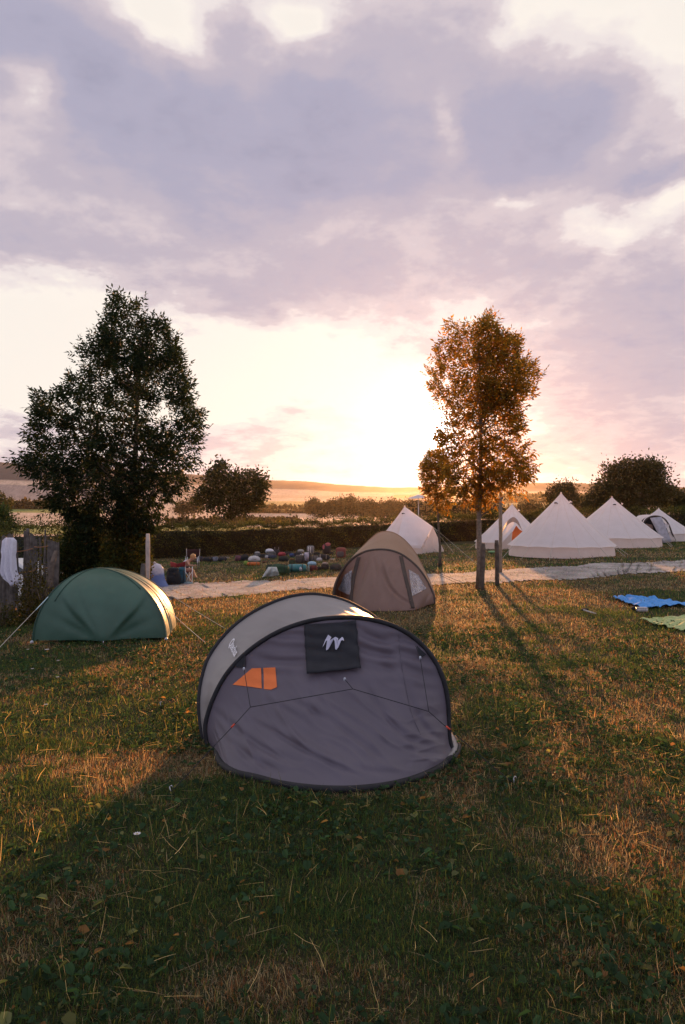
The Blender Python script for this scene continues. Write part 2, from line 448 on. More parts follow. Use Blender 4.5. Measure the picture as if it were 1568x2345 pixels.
def gravel():
    m, nt, out = new_mat('gravel')
    tc = N(nt, 'ShaderNodeTexCoord'); p = N(nt, 'ShaderNodeBsdfPrincipled'); p.inputs['Roughness'].default_value = .9
    v = N(nt, 'ShaderNodeTexVoronoi'); v.inputs['Scale'].default_value = 22; nt.links.new(tc.outputs['Object'], v.inputs['Vector'])
    z = N(nt, 'ShaderNodeTexNoise'); z.inputs['Scale'].default_value = 1.1; z.inputs['Detail'].default_value = 8; nt.links.new(tc.outputs['Object'], z.inputs['Vector'])
    r = N(nt, 'ShaderNodeValToRGB'); e = r.color_ramp.elements; e[0].position = .36; e[0].color = (.2, .145, .11, 1); e[1].position = .6; e[1].color = (.35, .26, .205, 1)
    nt.links.new(z.outputs['Fac'], r.inputs[0])
    mx = N(nt, 'ShaderNodeMix', data_type='RGBA', blend_type='OVERLAY'); mx.inputs['Factor'].default_value = .55
    nt.links.new(r.outputs[0], mx.inputs['A']); nt.links.new(v.outputs['Color'], mx.inputs['B'])
    hs = N(nt, 'ShaderNodeHueSaturation'); hs.inputs['Saturation'].default_value = .45; nt.links.new(mx.outputs['Result'], hs.inputs['Color'])
    nt.links.new(hs.outputs[0], p.inputs['Base Color'])
    b = N(nt, 'ShaderNodeBump'); b.inputs['Strength'].default_value = .9; b.inputs['Distance'].default_value = .04
    nt.links.new(v.outputs['Distance'], b.inputs['Height']); nt.links.new(b.outputs['Normal'], p.inputs['Normal'])
    nt.links.new(p.outputs[0], out.inputs['Surface']); return m
M['gravel'] = gravel()
mb = MB(); mb.grid(Pg, flip=False); tag(mb.build('path', M['gravel']), kind='structure')

# valley beyond the hedge: rolling fields up to a wooded ridge
KY = np.array([50, 60, 80, 120, 200, 300, 420, 560, 720, 900, 1050, 1200, 1300, 1420, 1900.])
KP = np.array([-135, -112, -80, -55, -36, -24, -8, 7, 20, 32, 40, 47, 52, 56, 30.])
RX = np.array([-1200, -600, -150, 0, 60, 250, 440, 600, 700, 780, 900, 1000, 1100, 1220, 1320, 1450, 1568, 1900, 2600.])
RP = np.array([90, 118, 118, 114, 108, 98, 86, 73, 70, 62, 55, 57, 60, 66, 66, 59, 56, 70, 60.])
def fz(px, Yd):
    """height of the valley at compass column px (a bearing) and distance Yd"""
    px = np.asarray(px, float); Yd = np.asarray(Yd, float)
    b = np.interp(Yd, KY, KP); rid = np.interp(px, RX, RP)
    s = sm(560, 1420, Yd)
    p = b + s * (rid - 56)
    wob = 2.2 * np.sin(px / 130 + Yd / 170) * sm(250, 600, Yd) + 1.5 * np.sin(px / 71 - Yd / 90.) * sm(300, 700, Yd)
    p = p + wob * (1 - sm(1200, 1400, Yd))
    wood = sm(1000 + .12 * np.clip(px, 0, 1200), 1090 + .12 * np.clip(px, 0, 1200), Yd) * (1 - sm(1500, 1600, Yd))
    tip = np.zeros_like(p)
    h = np.sin(px * 1.71) * np.sin(px * .63 + Yd * .05) + .6 * np.sin(px * 3.9 + Yd * .11) + .5 * np.sin(px * 7.3 - Yd)
    tip = wood * (.5 + .45 * h)
    return CZ + (p + tip) / F * Yd, wood
uc = np.r_[np.arange(-1200, -100, 25), np.arange(-100, 1700, 2.5), np.arange(1700, 2601, 25)]
yc = np.r_[np.arange(52, 120, 6), np.arange(120, 420, 12), np.arange(420, 1240, 16), np.arange(1240, 1500, 9), np.arange(1500, 1901, 60)]
U, YY = np.meshgrid(uc, yc); Z, wood = fz(U, YY)
V = np.stack([(U - CX) / F * YY, YY, Z], -1).reshape(-1, 3)
# field colours: patchwork on the land itself
col = np.zeros(U.shape + (3,))
straw = np.array((.38, .255, .185)); straw2 = np.array((.46, .32, .235)); green = np.array((.15, .17, .045)); plough = np.array((.26, .19, .165)); pasture = np.array((.3, .23, .1)); forest = np.array((.05, .045, .05))
col[:] = straw2
def patch(c, y0, y1, x0=-9999, x1=9999, slope=0.0):
    yb = YY + slope * (U - 784)
    mk = (yb > y0) & (yb < y1) & (U > x0) & (U < x1); col[mk] = c
patch(straw, 50, 170); patch(green, 100, 205, slope=.05); patch(straw2, 205, 262, slope=.06)
patch(straw2, 262, 470, slope=.05); patch(straw, 330, 380, -400, 420, .05)
patch(green, 470, 585, -900, 240, 0); patch(straw2, 585, 760, -900, 260); patch(plough, 760, 980, -900, 330)
patch(pasture, 480, 760, 560, 1350, -.05); patch(straw2, 760, 860, 400, 1400); patch(straw, 860, 960, 300, 1200); patch(pasture, 900, 1000, 900, 1500)
patch(plough, 470, 700, 1350, 2700); patch(pasture, 700, 1000, 1350, 2700); patch(straw2, 1000, 1120, 350, 950); patch(plough, 1060, 1230, 900, 2700)
patch(forest, 1040, 1235, -900, 330); patch(forest * 1.6, 1120, 1240, 330, 2700)
vine = (YY > 500) & (YY < 720) & (U > 570) & (U < 900); rows = (np.sin((U - .35 * YY) * .62) > .1)
col[vine & rows] = np.array((.13, .115, .04))
nzv = np.sin(U * .11 + YY * .03) * np.sin(YY * .05 - U * .02) + .5 * np.sin(U * .5) * np.sin(YY * .21 + U * .1)
col *= (1 + .10 * nzv + .10 * R.normal(0, 1, U.shape))[..., None]
col = col * (1 - wood[..., None]) + forest * (wood[..., None])
idx = np.arange(U.size).reshape(U.shape)
Fq = np.stack([idx[:-1, :-1], idx[:-1, 1:], idx[1:, 1:], idx[1:, :-1]], -1).reshape(-1, 4)
def field_mat():
    m, nt, out = new_mat('fields')
    a = N(nt, 'ShaderNodeAttribute'); a.attribute_name = 'tint'
    tc = N(nt, 'ShaderNodeTexCoord'); z = N(nt, 'ShaderNodeTexNoise'); z.inputs['Scale'].default_value = .22; z.inputs['Detail'].default_value = 8
    nt.links.new(tc.outputs['Object'], z.inputs['Vector'])
    mr = N(nt, 'ShaderNodeMapRange'); mr.inputs['To Min'].default_value = .65; mr.inputs['To Max'].default_value = 1.35; nt.links.new(z.outputs['Fac'], mr.inputs['Value'])
    vm = N(nt, 'ShaderNodeVectorMath', operation='SCALE'); nt.links.new(a.outputs['Color'], vm.inputs[0]); nt.links.new(mr.outputs[0], vm.inputs['Scale'])
    p = N(nt, 'ShaderNodeBsdfPrincipled'); p.inputs['Roughness'].default_value = .9; p.inputs['Specular IOR Level'].default_value = .1
    nt.links.new(vm.outputs[0], p.inputs['Base Color']); nt.links.new(p.outputs[0], out.inputs['Surface']); return m
M['fields'] = field_mat()
tag(np_mesh('hills', V, Fq, np.clip(col, 0, 1).reshape(-1, 3), M['fields'], smooth=True), kind='structure')
def FP(px, Yd, dz=0.0): return Vector(((px - CX) / F * Yd, Yd, float(fz(px, Yd)[0]) + dz))

# warm evening air over the valley
ztop = max(float(Z.max()) + 6, 70); zb = float(Z.min()) - 2
mb = MB(); mb.box((0, 900, (ztop + zb) / 2), (5200, 2300, ztop - zb)); hz_o = mb.build('haze', None, smooth=False)
hm, nt_h, ho = new_mat('evening_air')
pv = N(nt_h, 'ShaderNodeVolumePrincipled'); pv.inputs['Color'].default_value = (.99, .88, .78, 1); pv.inputs['Density'].default_value = HAZE
pv.inputs['Anisotropy'].default_value = .8
nt_h.links.new(pv.outputs[0], ho.inputs['Volume'])
hz_o.data.materials.append(hm); hm.cycles.homogeneous_volume = True
tag(hz_o, kind='stuff')
# ---------------------------------------------------------------- plants
def nrm(v): return v / np.maximum(np.linalg.norm(v, axis=-1, keepdims=True), 1e-9)
def leaf_quads(P, D, L, W, rng):
    """pointed leaves: base P, direction D, length L, width W -> verts (n*4), faces"""
    n = len(P); L = np.broadcast_to(L, (n,))[:, None]; W = np.broadcast_to(W, (n,))[:, None]
    S = nrm(np.cross(D, nrm(rng.normal(0, 1, (n, 3)) + np.array((0, 0, .6)))))
    Nn = np.cross(S, D); mid = P + D * L * .42
    V = np.stack([P, mid + S * W / 2 - Nn * W * .15, P + D * L - np.array((0, 0, 1)) * L * .12, mid - S * W / 2 - Nn * W * .15], 1).reshape(-1, 3)
    return V
def qf(n): return np.arange(n * 4, dtype=np.int32).reshape(-1, 4)
def sprays(C, D, size, rng, pairs=3):
    """pinnate leaf sprays at C pointing along D"""
    n = len(C); S = nrm(np.cross(D, nrm(rng.normal(0, 1, (n, 3)) + np.array((0, 0, 1.))))); Ps, Ds = [], []
    for j in range(pairs):
        b = C + D * (size * (.25 + .3 * j))[:, None]
        for sgn in (-1, 1):
            Ps.append(b); Ds.append(nrm(D * .75 + S * sgn * .85 + rng.normal(0, .18, (n, 3)) - np.array((0, 0, .25))))
    Ps.append(C + D * (size * (.25 + .3 * pairs - .1))[:, None]); Ds.append(nrm(D + rng.normal(0, .15, (n, 3)) - np.array((0, 0, .2))))
    return np.concatenate(Ps), np.concatenate(Ds), np.tile(size, 2 * pairs + 1)
def inside(poly, x, y):
    poly = np.asarray(poly); r = np.zeros(x.shape, bool); j = len(poly) - 1
    for i in range(len(poly)):
        xi, yi = poly[i]; xj, yj = poly[j]
        c = ((yi > y) != (yj > y)) & (x < (xj - xi) * (y - yi) / (yj - yi + 1e-12) + xi); r ^= c; j = i
    return r
def colours(n, base, var, rng, warm=0.15):
    c = np.array(base) * np.exp(rng.normal(0, var, (n, 1)))
    wz = rng.random((n, 1)) < warm
    return np.where(wz, c * np.array((1.9, 1.35, .7)), c)
def crown_points(poly, n, Yc, depth, rng, shell=.5):
    """points through a crown whose upright section facing south is poly (x,z in metres)"""
    poly = np.asarray(poly); lo, hi = poly.min(0), poly.max(0); out = []
    zs = np.linspace(lo[1], hi[1], 60); ext = []
    xs = np.linspace(lo[0], hi[0], 160)
    for z in zs:
        k = inside(poly, xs, np.full_like(xs, z)); ext.append((xs[k].min(), xs[k].max()) if k.any() else (np.nan, np.nan))
    ext = np.array(ext); good = ~np.isnan(ext[:, 0]); e0 = np.interp(zs, zs[good], ext[good, 0]); e1 = np.interp(zs, zs[good], ext[good, 1])
    tot = 0
    while tot < n:
        x = rng.uniform(lo[0], hi[0], 4 * n); z = rng.uniform(lo[1], hi[1], 4 * n); k = inside(poly, x, z); x, z = x[k], z[k]
        a = np.interp(z, zs, e0); b = np.interp(z, zs, e1); c, h = (a + b) / 2, np.maximum((b - a) / 2, .05)
        q = np.clip(1 - ((x - c) / h) ** 2, .04, 1) ** .5 * h * depth
        t = rng.uniform(-1, 1, len(x)); t = np.sign(t) * np.abs(t) ** (1 - shell * .6)
        out.append(np.stack([x, Yc + t * q, z], 1)); tot += len(x)
    return np.concatenate(out)[:n]
def trunk_mb(base, topp, r0, r1, rng, n=9, seg=8, wob=.06):
    pts = []; rs = []
    for i in range(seg + 1):
        t = i / seg; p = Vector(base).lerp(Vector(topp), t) + Vector((rng.normal(0, wob), rng.normal(0, wob), 0)) * (t if 0 < i < seg else 0)
        pts.append(p); rs.append(r0 * (1 + .5 * max(0, .08 - t) / .08) + (r1 - r0) * t)
    mb = MB(); mb.tube(pts, rs, n); return mb, pts
def tree(name, poly_px, Y, base_px, trunk_r, label, group=None, clusters=220, per=16, leaf=.085, lw=.028, base_col=(.034, .05, .016), depth=.8, spread=.32, seed=1, bark='bark', limbs=26, top_frac=.8, trunk_top_px=None, mode='ash', warm=.12, lmat='leaf', inset=0.0, thin=0.0, base_z=None, up=.6):
    rng = np.random.default_rng(seed)
    s = F / Y
    poly = [((px - CX) / s, CZ + (CY - py) / s) for px, py in poly_px]
    if inset:
        mx_ = sum(p[0] for p in poly) / len(poly); mz_ = sum(p[1] for p in poly) / len(poly)
        poly = [(x + (mx_ - x) * inset, z + (mz_ - z) * inset) for x, z in poly]
    bx = (base_px - CX) / s; bz = (zf(bx, Y) if base_z is None else base_z) - .05
    root = empty(name, (bx, Y, bz), label, 'tree', group)
    pz = np.array(poly); ztop = bz + (pz[:, 1].max() - bz) * top_frac
    tx = bx if trunk_top_px is None else (trunk_top_px - CX) / s
    mb, tp = trunk_mb((bx, Y, bz), (tx, Y, ztop), trunk_r, trunk_r * .25, rng)
    C = crown_points(poly, clusters, Y, depth, rng)
    # limbs from the trunk out into the crown
    for i in rng.choice(len(C), min(limbs, len(C)), replace=False):
        c = Vector(C[i]); zz = min(max(c.z - .55 * math.hypot(c.x - bx, c.y - Y) - .3, bz + .25 * (ztop - bz) * .8), ztop)
        t = (zz - bz) / (ztop - bz); a = Vector((bx + (tx - bx) * t, Y, zz)); m_ = a.lerp(c, .5) + Vector((0, 0, -.06 * (c - a).length))
        r = trunk_r * (.42 - .25 * t); mb.tube([a, m_, c], [r, r * .6, r * .15], 5)
    mb.build('trunk', M[bark], root)
    n = clusters * per
    cc = np.repeat(C, per, 0) + rng.normal(0, spread, (n, 3)) * np.array((1, 1, .8))
    cen = np.array((bx, Y, (pz[:, 1].min() * .6 + pz[:, 1].max() * .4)))
    kin = inside(poly, cc[:, 0], cc[:, 2]) | ((mode != 'ash') & (rng.random(n) < .35)); kin &= ~((cc[:, 0] < bx - .1) & (rng.random(n) < thin)); cc = cc[kin]; n = len(cc)
    D = nrm(nrm(cc - cen) * .8 + rng.normal(0, .5, (n, 3)) + np.array((0, 0, up)))
    if mode == 'ash':
        sz = rng.uniform(.75, 1.3, n) * leaf * 1.9
        P, Dl, ss = sprays(cc, D, sz, rng); L = ss / 1.9 * rng.uniform(.8, 1.2, len(P)); W = L * lw / leaf
    else:
        P = np.repeat(cc, 4, 0) + rng.normal(0, leaf * .9, (4 * n, 3)); Dl = nrm(np.repeat(D, 4, 0) + rng.normal(0, .9, (4 * n, 3))); L = rng.uniform(.7, 1.3, 4 * n) * leaf; W = L * lw / leaf
    V = leaf_quads(P, Dl, L, W, rng)
    c = colours(len(P), base_col, .28, rng, warm)
    np_mesh('crown', V, qf(len(P)), np.repeat(c, 4, 0), M[lmat], root)
    return root
def c3(pts, s=1.742, ox=0, oy=1000): return [((x / s + ox) / 1.5944, (y / s + oy) / 1.5944) for x, y in pts]

tree('ash_tree', c3([(800, 1660), (560, 1640), (400, 1560), (300, 1500), (245, 1400), (185, 1330), (158, 1200), (162, 1110), (212, 1060), (210, 850), (230, 770), (290, 790), (340, 880), (380, 830), (400, 780), (450, 690), (530, 670), (515, 560), (540, 450), (600, 360), (650, 330), (680, 220), (720, 130), (760, 100), (800, 150), (850, 200), (900, 140), (940, 170), (960, 230), (1020, 240), (1080, 320), (1110, 400), (1140, 520), (1190, 610), (1215, 680), (1190, 760), (1250, 830), (1300, 940), (1280, 1030), (1230, 1090), (1280, 1160), (1240, 1260), (1200, 1340), (1150, 1420), (1080, 1500), (1000, 1590), (950, 1680)]),
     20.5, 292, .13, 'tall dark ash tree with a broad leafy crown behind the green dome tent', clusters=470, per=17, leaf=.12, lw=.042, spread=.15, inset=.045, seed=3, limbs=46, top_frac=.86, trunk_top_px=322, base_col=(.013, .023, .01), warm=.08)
c4 = lambda pts: c3(pts, 2.412, 1450, 1050)
tree('ash_tree', c4([(700, 1990), (560, 1960), (470, 1850), (430, 1700), (380, 1550), (330, 1450), (360, 1350), (340, 1200), (300, 1050), (280, 930), (250, 800), (250, 670), (320, 600), (330, 490), (400, 440), (400, 270), (470, 250), (560, 250), (600, 320), (700, 300), (750, 230), (830, 200), (880, 260), (900, 370), (960, 420), (1060, 380), (1100, 520), (1080, 620), (1200, 650), (1280, 810), (1240, 930), (1150, 1020), (1090, 1070), (1090, 1200), (1120, 1300), (1050, 1380), (1020, 1450), (1120, 1400), (1190, 1450), (1200, 1660), (1150, 1750), (1080, 1780), (1060, 1860), (1000, 1910), (930, 1830), (870, 1850), (840, 1940), (760, 1990)]),
     23.8, 1099, .1, 'slim ash tree glowing against the low sun beside two cut posts at the path', clusters=330, per=18, leaf=.135, lw=.045, spread=.19, inset=.07, thin=.42, lmat='leaf_lit', seed=8, limbs=40, top_frac=.86, bark='bark_pale', base_col=(.075, .06, .014), warm=.3, depth=.75)  # orange backlight put into leaf colour; left side thinned in place of glare
tree('leaning_tree', c4([(430, 1990), (330, 1900), (240, 1800), (210, 1620), (240, 1530), (300, 1440), (400, 1450), (470, 1600), (480, 1850)]),
     33, 1008, .07, 'small tree with a thin trunk behind the left side of the sunlit ash', clusters=130, per=10, leaf=.13, lw=.05, lmat='leaf_lit', spread=.22, seed=12, limbs=16, top_frac=.75, trunk_top_px=1000, base_col=(.075, .06, .014), warm=.3)  # shares the orange backlight put into the leaf colour
c2 = lambda pts: c3(pts, 2.24, 600, 1600)
tree('round_crown_tree', c2([(525, 640), (400, 600), (300, 555), (260, 510), (280, 460), (320, 380), (330, 290), (400, 270), (440, 210), (490, 200), (510, 280), (580, 265), (620, 320), (690, 265), (760, 290), (830, 280), (825, 370), (800, 450), (770, 560), (680, 600), (610, 640)]),
     61, 533, .17, 'short dark tree with a heart shaped crown alone behind the long hedge', clusters=260, per=9, leaf=.27, lw=.15, spread=.24, seed=21, limbs=22, mode='b', base_col=(.026, .032, .014), top_frac=.7, warm=.1)
c5 = lambda pts: c3(pts, 2.412, 1850, 1600)
tree('broad_tree', c5([(1130, 650), (900, 650), (740, 640), (700, 550), (760, 480), (840, 390), (890, 380), (880, 290), (910, 250), (1000, 230), (1100, 200), (1180, 210), (1250, 190), (1330, 220), (1370, 300), (1390, 370), (1380, 420), (1440, 430), (1400, 520), (1350, 590), (1200, 640)]),
     66, 1468, .25, 'large dark spreading tree behind the pointed white tents', clusters=520, per=10, leaf=.26, lw=.14, spread=.38, seed=31, limbs=24, mode='b', base_col=(.032, .034, .015), top_frac=.7, warm=.1)
tree('round_tree', c5([(370, 600), (365, 500), (430, 420), (480, 405), (560, 410), (580, 460), (610, 520), (600, 600)]),
     82, 1286, .22, 'round dark tree right behind the peak of the biggest white tent', clusters=170, per=9, leaf=.26, lw=.15, spread=.4, seed=41, limbs=8, mode='b', base_col=(.036, .034, .016), top_frac=.7)
tree('bushy_tree', c5([(1400, 640), (1380, 560), (1430, 490), (1490, 460), (1540, 500), (1600, 520), (1680, 500), (1700, 640)]),
     74, 1545, .2, 'lower bushy tree behind the hedge, cut off by the right edge', clusters=190, per=9, leaf=.25, lw=.14, spread=.38, seed=51, limbs=8, mode='b', base_col=(.034, .034, .016), top_frac=.7)
tree('field_tree', [(-60, 1205), (-70, 1160), (-40, 1135), (-10, 1130), (14, 1136), (24, 1150), (20, 1172), (0, 1195)],
     150, -20, .3, 'round field tree in the stubble beyond the fence at the left edge', clusters=120, per=9, leaf=.42, lw=.25, spread=.6, seed=61, limbs=6, mode='b', base_col=(.04, .045, .02), base_z=float(fz(-20, 150)[0]), top_frac=.7)
tree('young_tree', [(-60, 1240), (-50, 1180), (-20, 1162), (6, 1166), (20, 1184), (28, 1196), (18, 1215), (0, 1240)],
     31, -25, .08, 'young green tree just beyond the paling fence at the left edge', clusters=120, per=9, leaf=.12, lw=.05, spread=.18, seed=71, limbs=8, base_col=(.04, .06, .02), top_frac=.75)
# far rows of trees standing in the fields
rngt = np.random.default_rng(5)
far = [(716, 1182, 26, 34, 235), (738, 1184, 24, 26, 240), (764, 1183, 34, 36, 230), (786, 1186, 28, 44, 215), (806, 1187, 36, 48, 205), (830, 1186, 34, 36, 220), (850, 1187, 30, 38, 214), (874, 1189, 36, 36, 200), (898, 1189, 34, 40, 205), (922, 1191, 38, 38, 190), (950, 1192, 40, 46, 180), (985, 1194, 40, 50, 170), (1040, 1196, 50, 44, 150), (1075, 1196, 46, 40, 150), (1130, 1196, 44, 38, 150), (1206, 1192, 46, 40, 150), (1236, 1192, 44, 34, 155), (1340, 1190, 46, 44, 140), (1362, 1190, 40, 38, 140),
       (418, 1180, 34, 26, 330), (446, 1178, 34, 34, 330)]
far_lab = ['thin row of field trees, the westernmost one at its free end']
for i, (px, py, wpx, hpx, Yd) in enumerate(far):
    a = rngt.uniform(.85, 1.15, 10); poly = []
    for k in range(10):
        t = 2 * PI * k / 10; poly.append((px + math.cos(t) * wpx / 2 * a[k], py - hpx * .58 - math.sin(t) * hpx * .46 * a[k]))
    bz = float(fz(px, Yd)[0])
    r = tree('field_tree', poly, Yd, px, .16 * Yd / 200, 'distant bushy tree of the hazy field tree row beyond the hedge' , 'distant trees standing in the fields', clusters=70, per=8, leaf=.0026 * Yd, lw=.0016 * Yd, spread=.0028 * Yd, seed=100 + i, limbs=6, mode='b', base_col=(.036, .034, .018), base_z=bz, top_frac=.6)
# ------------------------------------------------ hedges
def leafy_box(name, line, half, heights, label, n, leaf, lw, base_col, seed, cat='hedge', parent_core=True, ragged=.12, warm=.12, zfun=zf, group=None, core_col='hedge_core', sprigs=0):
    """clipped hedge along a line: dark twiggy core and a coat of leaves"""
    rng = np.random.default_rng(seed); L = resample(np.array(line, float), 60); H = np.interp(np.linspace(0, 1, 60), np.linspace(0, 1, len(heights)), heights)
    c = L.mean(0); root = empty(name, (c[0], c[1], zfun(c[0], c[1])), label, cat, group)
    d = np.gradient(L, axis=0); nn = nrm(np.stack([-d[:, 1], d[:, 0]], 1))
    gzl = np.array([zfun(x, y) for x, y in L]); prof = [(-1, 0), (-1, .45), (-.9, .8), (-.5, .97), (.5, .97), (.9, .8), (1, .45), (1, 0)]
    P = np.zeros((60, len(prof), 3))
    for j, (a, h) in enumerate(prof):
        hw = half * .82
        P[:, j, :2] = L + nn * (a * hw); P[:, j, 2] = gzl - .05 + h * H * .93 + (rng.normal(0, .03, 60) if 0 < j < 7 else 0)
    mb = MB(); mb.grid(P); mb.add([P[0, j] for j in range(8)], [tuple(range(8))]); mb.add([P[-1, j] for j in range(8)], [tuple(range(8))[::-1]])
    mb.build('branches', M[core_col], root, smooth=False)
    t = rng.random(n); a = np.abs((rng.random(n) * 2 - 1)); k = t * 58.999; i0 = k.astype(int); fr = (k - i0)[:, None]
    Lp = L[i0] * (1 - fr) + L[i0 + 1] * fr; nv = nn[i0]; Hh = H[i0] * (1 - fr[:, 0]) + H[i0 + 1] * fr[:, 0]; gl = gzl[i0] * (1 - fr[:, 0]) + gzl[i0 + 1] * fr[:, 0]
    sp = rng.random(n); perim = 2 * 1.9 + 2 * half; u = sp * (Hh * 2 + 2 * half)
    side = np.where(u < Hh, -1.0, np.where(u > Hh + 2 * half, 1.0, (u - Hh - half) / half)); z = np.where(u < Hh, u, np.where(u > Hh + 2 * half, u - Hh - 2 * half, Hh))
    rag = rng.normal(0, ragged, n); topm = (z >= Hh - 1e-6)
    D0 = None; P = np.zeros((n, 3)); P[:, :2] = Lp + nv * (side * half)[:, None] + rng.normal(0, .05, (n, 2)) + nv * (np.where(topm, 0, rag) )[:, None]
    bump = .11 * np.sin(Lp[:, 0] * 1.7 + seed) + .09 * np.sin(Lp[:, 0] * 4.1 + 1) * np.sin(Lp[:, 0] * .9) + .05 * np.sin(Lp[:, 0] * 9.3)
    P[:, 2] = gl + z * .97 + np.where(topm, np.abs(rng.normal(0, ragged, n)) + bump, bump * z / Hh)
    D = np.zeros((n, 3)); D[:, :2] = nv * side[:, None]; D[:, 2] = np.where(topm, 1.0, .25); D = nrm(D + rng.normal(0, .6, (n, 3)))
    Ls = rng.uniform(.7, 1.3, n) * leaf
    V = leaf_quads(P, D, Ls, Ls * lw / leaf, rng); cl = colours(n, base_col, .5, rng, warm) * (1 + .45 * np.sin(P[:, 0] * 2.3 + 3 * np.sin(P[:, 2] * 2 + P[:, 0] * .7)))[:, None]
    if sprigs:
        m = sprigs; j = rng.integers(0, 59, m); sp0 = np.stack([L[j, 0] + rng.normal(0, .2, m), L[j, 1] + rng.normal(0, half * .6, m), gzl[j] + H[j]], 1)
        q = rng.integers(5, 12, m); Pp = np.repeat(sp0, q, 0); hgt = np.concatenate([np.linspace(0, 1, k_) for k_ in q]) * np.repeat(rng.uniform(.15, .55, m), q)
        Pp = Pp + np.stack([hgt * np.repeat(rng.normal(0, .25, m), q), 0 * hgt, hgt], 1); nq = len(Pp); Dq = nrm(rng.normal(0, 1, (nq, 3)) + np.array((0, 0, .8)))
        V = np.concatenate([V, leaf_quads(Pp, Dq, np.full(nq, leaf), np.full(nq, lw), rng)]); cl = np.concatenate([cl, colours(nq, np.array(base_col) * 1.2, .3, rng, .3)])
    np_mesh('foliage', V, qf(len(cl)), np.repeat(cl, 4, 0), M['hedge_leaf'], root)
    return root
M['hedge_core'] = mat('hedge_twigs', (.016, .017, .011), .95, 5, .5)
leafy_box('clipped_hedge', [(-10.6, 51.5), (-5, 53), (0, 54.5), (8, 57), (18, 58.5), (30, 58)], .6, [2.0, 1.85, 1.75, 1.8, 1.95, 2.1], 'long dark clipped hedge running behind the luggage and the white tents', 80000, .12, .07, (.042, .05, .016), 201, sprigs=520, ragged=.15)
leafy_box('clipped_hedge', [(-14.5, 49.5), (-12.6, 50), (-9.9, 51.0)], .7, [2.05, 2.1, 2.0], 'short block of dark hedge between the pale post and the long hedge', 9000, .12, .07, (.042, .05, .016), 202, sprigs=40)
leafy_box('wild_hedge', [(-17, 30), (-13, 28), (-9.2, 26.5)], .8, [2.35, 2.4, 2.5], 'scruffy hedge with tall sprigs behind the grey paling fence', 14000, .08, .04, (.04, .05, .02), 203, sprigs=120, warm=.3)
for i, (pts, hh, lab) in enumerate([
    ([(-170, 560), (-40, 565), (130, 560)], 3, 'thin dark hedgerow along the top of the green field, left of the big ash'),
    ([(380, 235), (480, 240), (600, 262), (680, 270)], 1.1, 'low hedgerow between stubble strips below the heart shaped tree'),
    ([(560, 462), (760, 455), (1000, 440), (1240, 420)], 2.4, 'dark hedgerow under the striped vineyard field in the valley'),
    ([(1080, 700), (1300, 720), (1568, 740)], 3.5, 'hazy hedgerow across the slope behind the white tents')]):
    ln = [((px - CX) / F * Yd, Yd) for px, Yd in pts]; Yd0 = pts[0][1]
    leafy_box('hedgerow', ln, .004 * Yd0, [hh * .8, hh, hh * .7, hh * .95], lab, 2600, .006 * Yd0, .004 * Yd0, (.035, .034, .02), 220 + i, zfun=lambda x, y: float(fz(x / y * F + CX, y)[0]), group='hedgerows between the fields', ragged=.0025 * Yd0)
# ---------------------------------------------------------------- tents
def plane_pts(pts, y0, k, lean, ground=None):
    """hoop traced at its real distance: plane leaning back by lean, swung by k"""
    out = []
    for px, py in pts:
        r = ray(px, py); zg = ground if ground is not None else CZ - 2.28
        t = (y0 + lean * (CZ - zg)) / (1 - k * r[0] - lean * r[2])
        out.append((r[0] * t, t, CZ + r[2] * t))
    return np.array(out)
def wr(a, b, seed=0):
    return mnoise.noise(Vector((a, b, seed * 7.3)))
def bvh_of(o):
    dg_off = root_offset(o); me = o.data
    return BVHTree.FromPolygons([tuple(Vector(v.co) + dg_off) for v in me.vertices], [tuple(p.vertices) for p in me.polygons])
CAM = Vector((0, 0, CZ))
def hit(bv, px, py, off):
    d = Vector(ray(px, py)).normalized(); loc, nn, ix, dist = bv.ray_cast(CAM, d)
    if loc is None:
        loc, nn, ix, dist = bv.find_nearest(CAM + d * 7)
    if nn.dot(d) > 0: nn = -nn
    return loc + nn * off
def patch_on(bv, quad, nu, nv, off):
    """sheet laid over a surface: quad = 4 frame corners (tl,tr,br,bl)"""
    q = np.array(quad, float); P = np.zeros((nv + 1, nu + 1, 3))
    for j in range(nv + 1):
        for i in range(nu + 1):
            a = q[0] + (q[1] - q[0]) * i / nu; b = q[3] + (q[2] - q[3]) * i / nu; c = a + (b - a) * j / nv
            P[j, i] = hit(bv, c[0], c[1], off)
    return P
def creases(P, lines, w, depth, nv):
    """press long folds into a cloth: each line is a run of frame points the fold passes through"""
    px = CX + F * P[..., 0] / P[..., 1]; py = CY - F * (P[..., 2] - CZ) / P[..., 1]; out = np.zeros(px.shape)
    for ln, amp in lines:
        L_ = resample(np.array(ln, float), 40); best = np.full(px.shape, 1e9); sg = np.zeros(px.shape); tq = np.zeros(px.shape)
        for k in range(39):
            a, b = L_[k], L_[k + 1]; d = b - a; l2 = d @ d; u = np.clip(((px - a[0]) * d[0] + (py - a[1]) * d[1]) / l2, 0, 1); ex, ey = px - a[0] - u * d[0], py - a[1] - u * d[1]
            r = np.hypot(ex, ey); m = r < best; best = np.where(m, r, best); sg = np.where(m, np.sign(ex * d[1] - ey * d[0]), sg); tq = np.where(m, (k + u) / 39, tq)
        tap = np.sin(PI * np.clip(tq, 0, 1)) ** .7; d_ = best * sg
        out += amp * tap * (-np.exp(-(d_ / w) ** 2) + .7 * np.exp(-((d_ - 2.1 * w) / (1.5 * w)) ** 2) + .25 * np.exp(-((d_ + 2.2 * w) / (1.6 * w)) ** 2))
    return P + depth * out[..., None] * nv
def c5f(pts): return [((x / 1.42545 + 650) / 1.5944, (y / 1.42545 + 2100) / 1.5944) for x, y in pts]

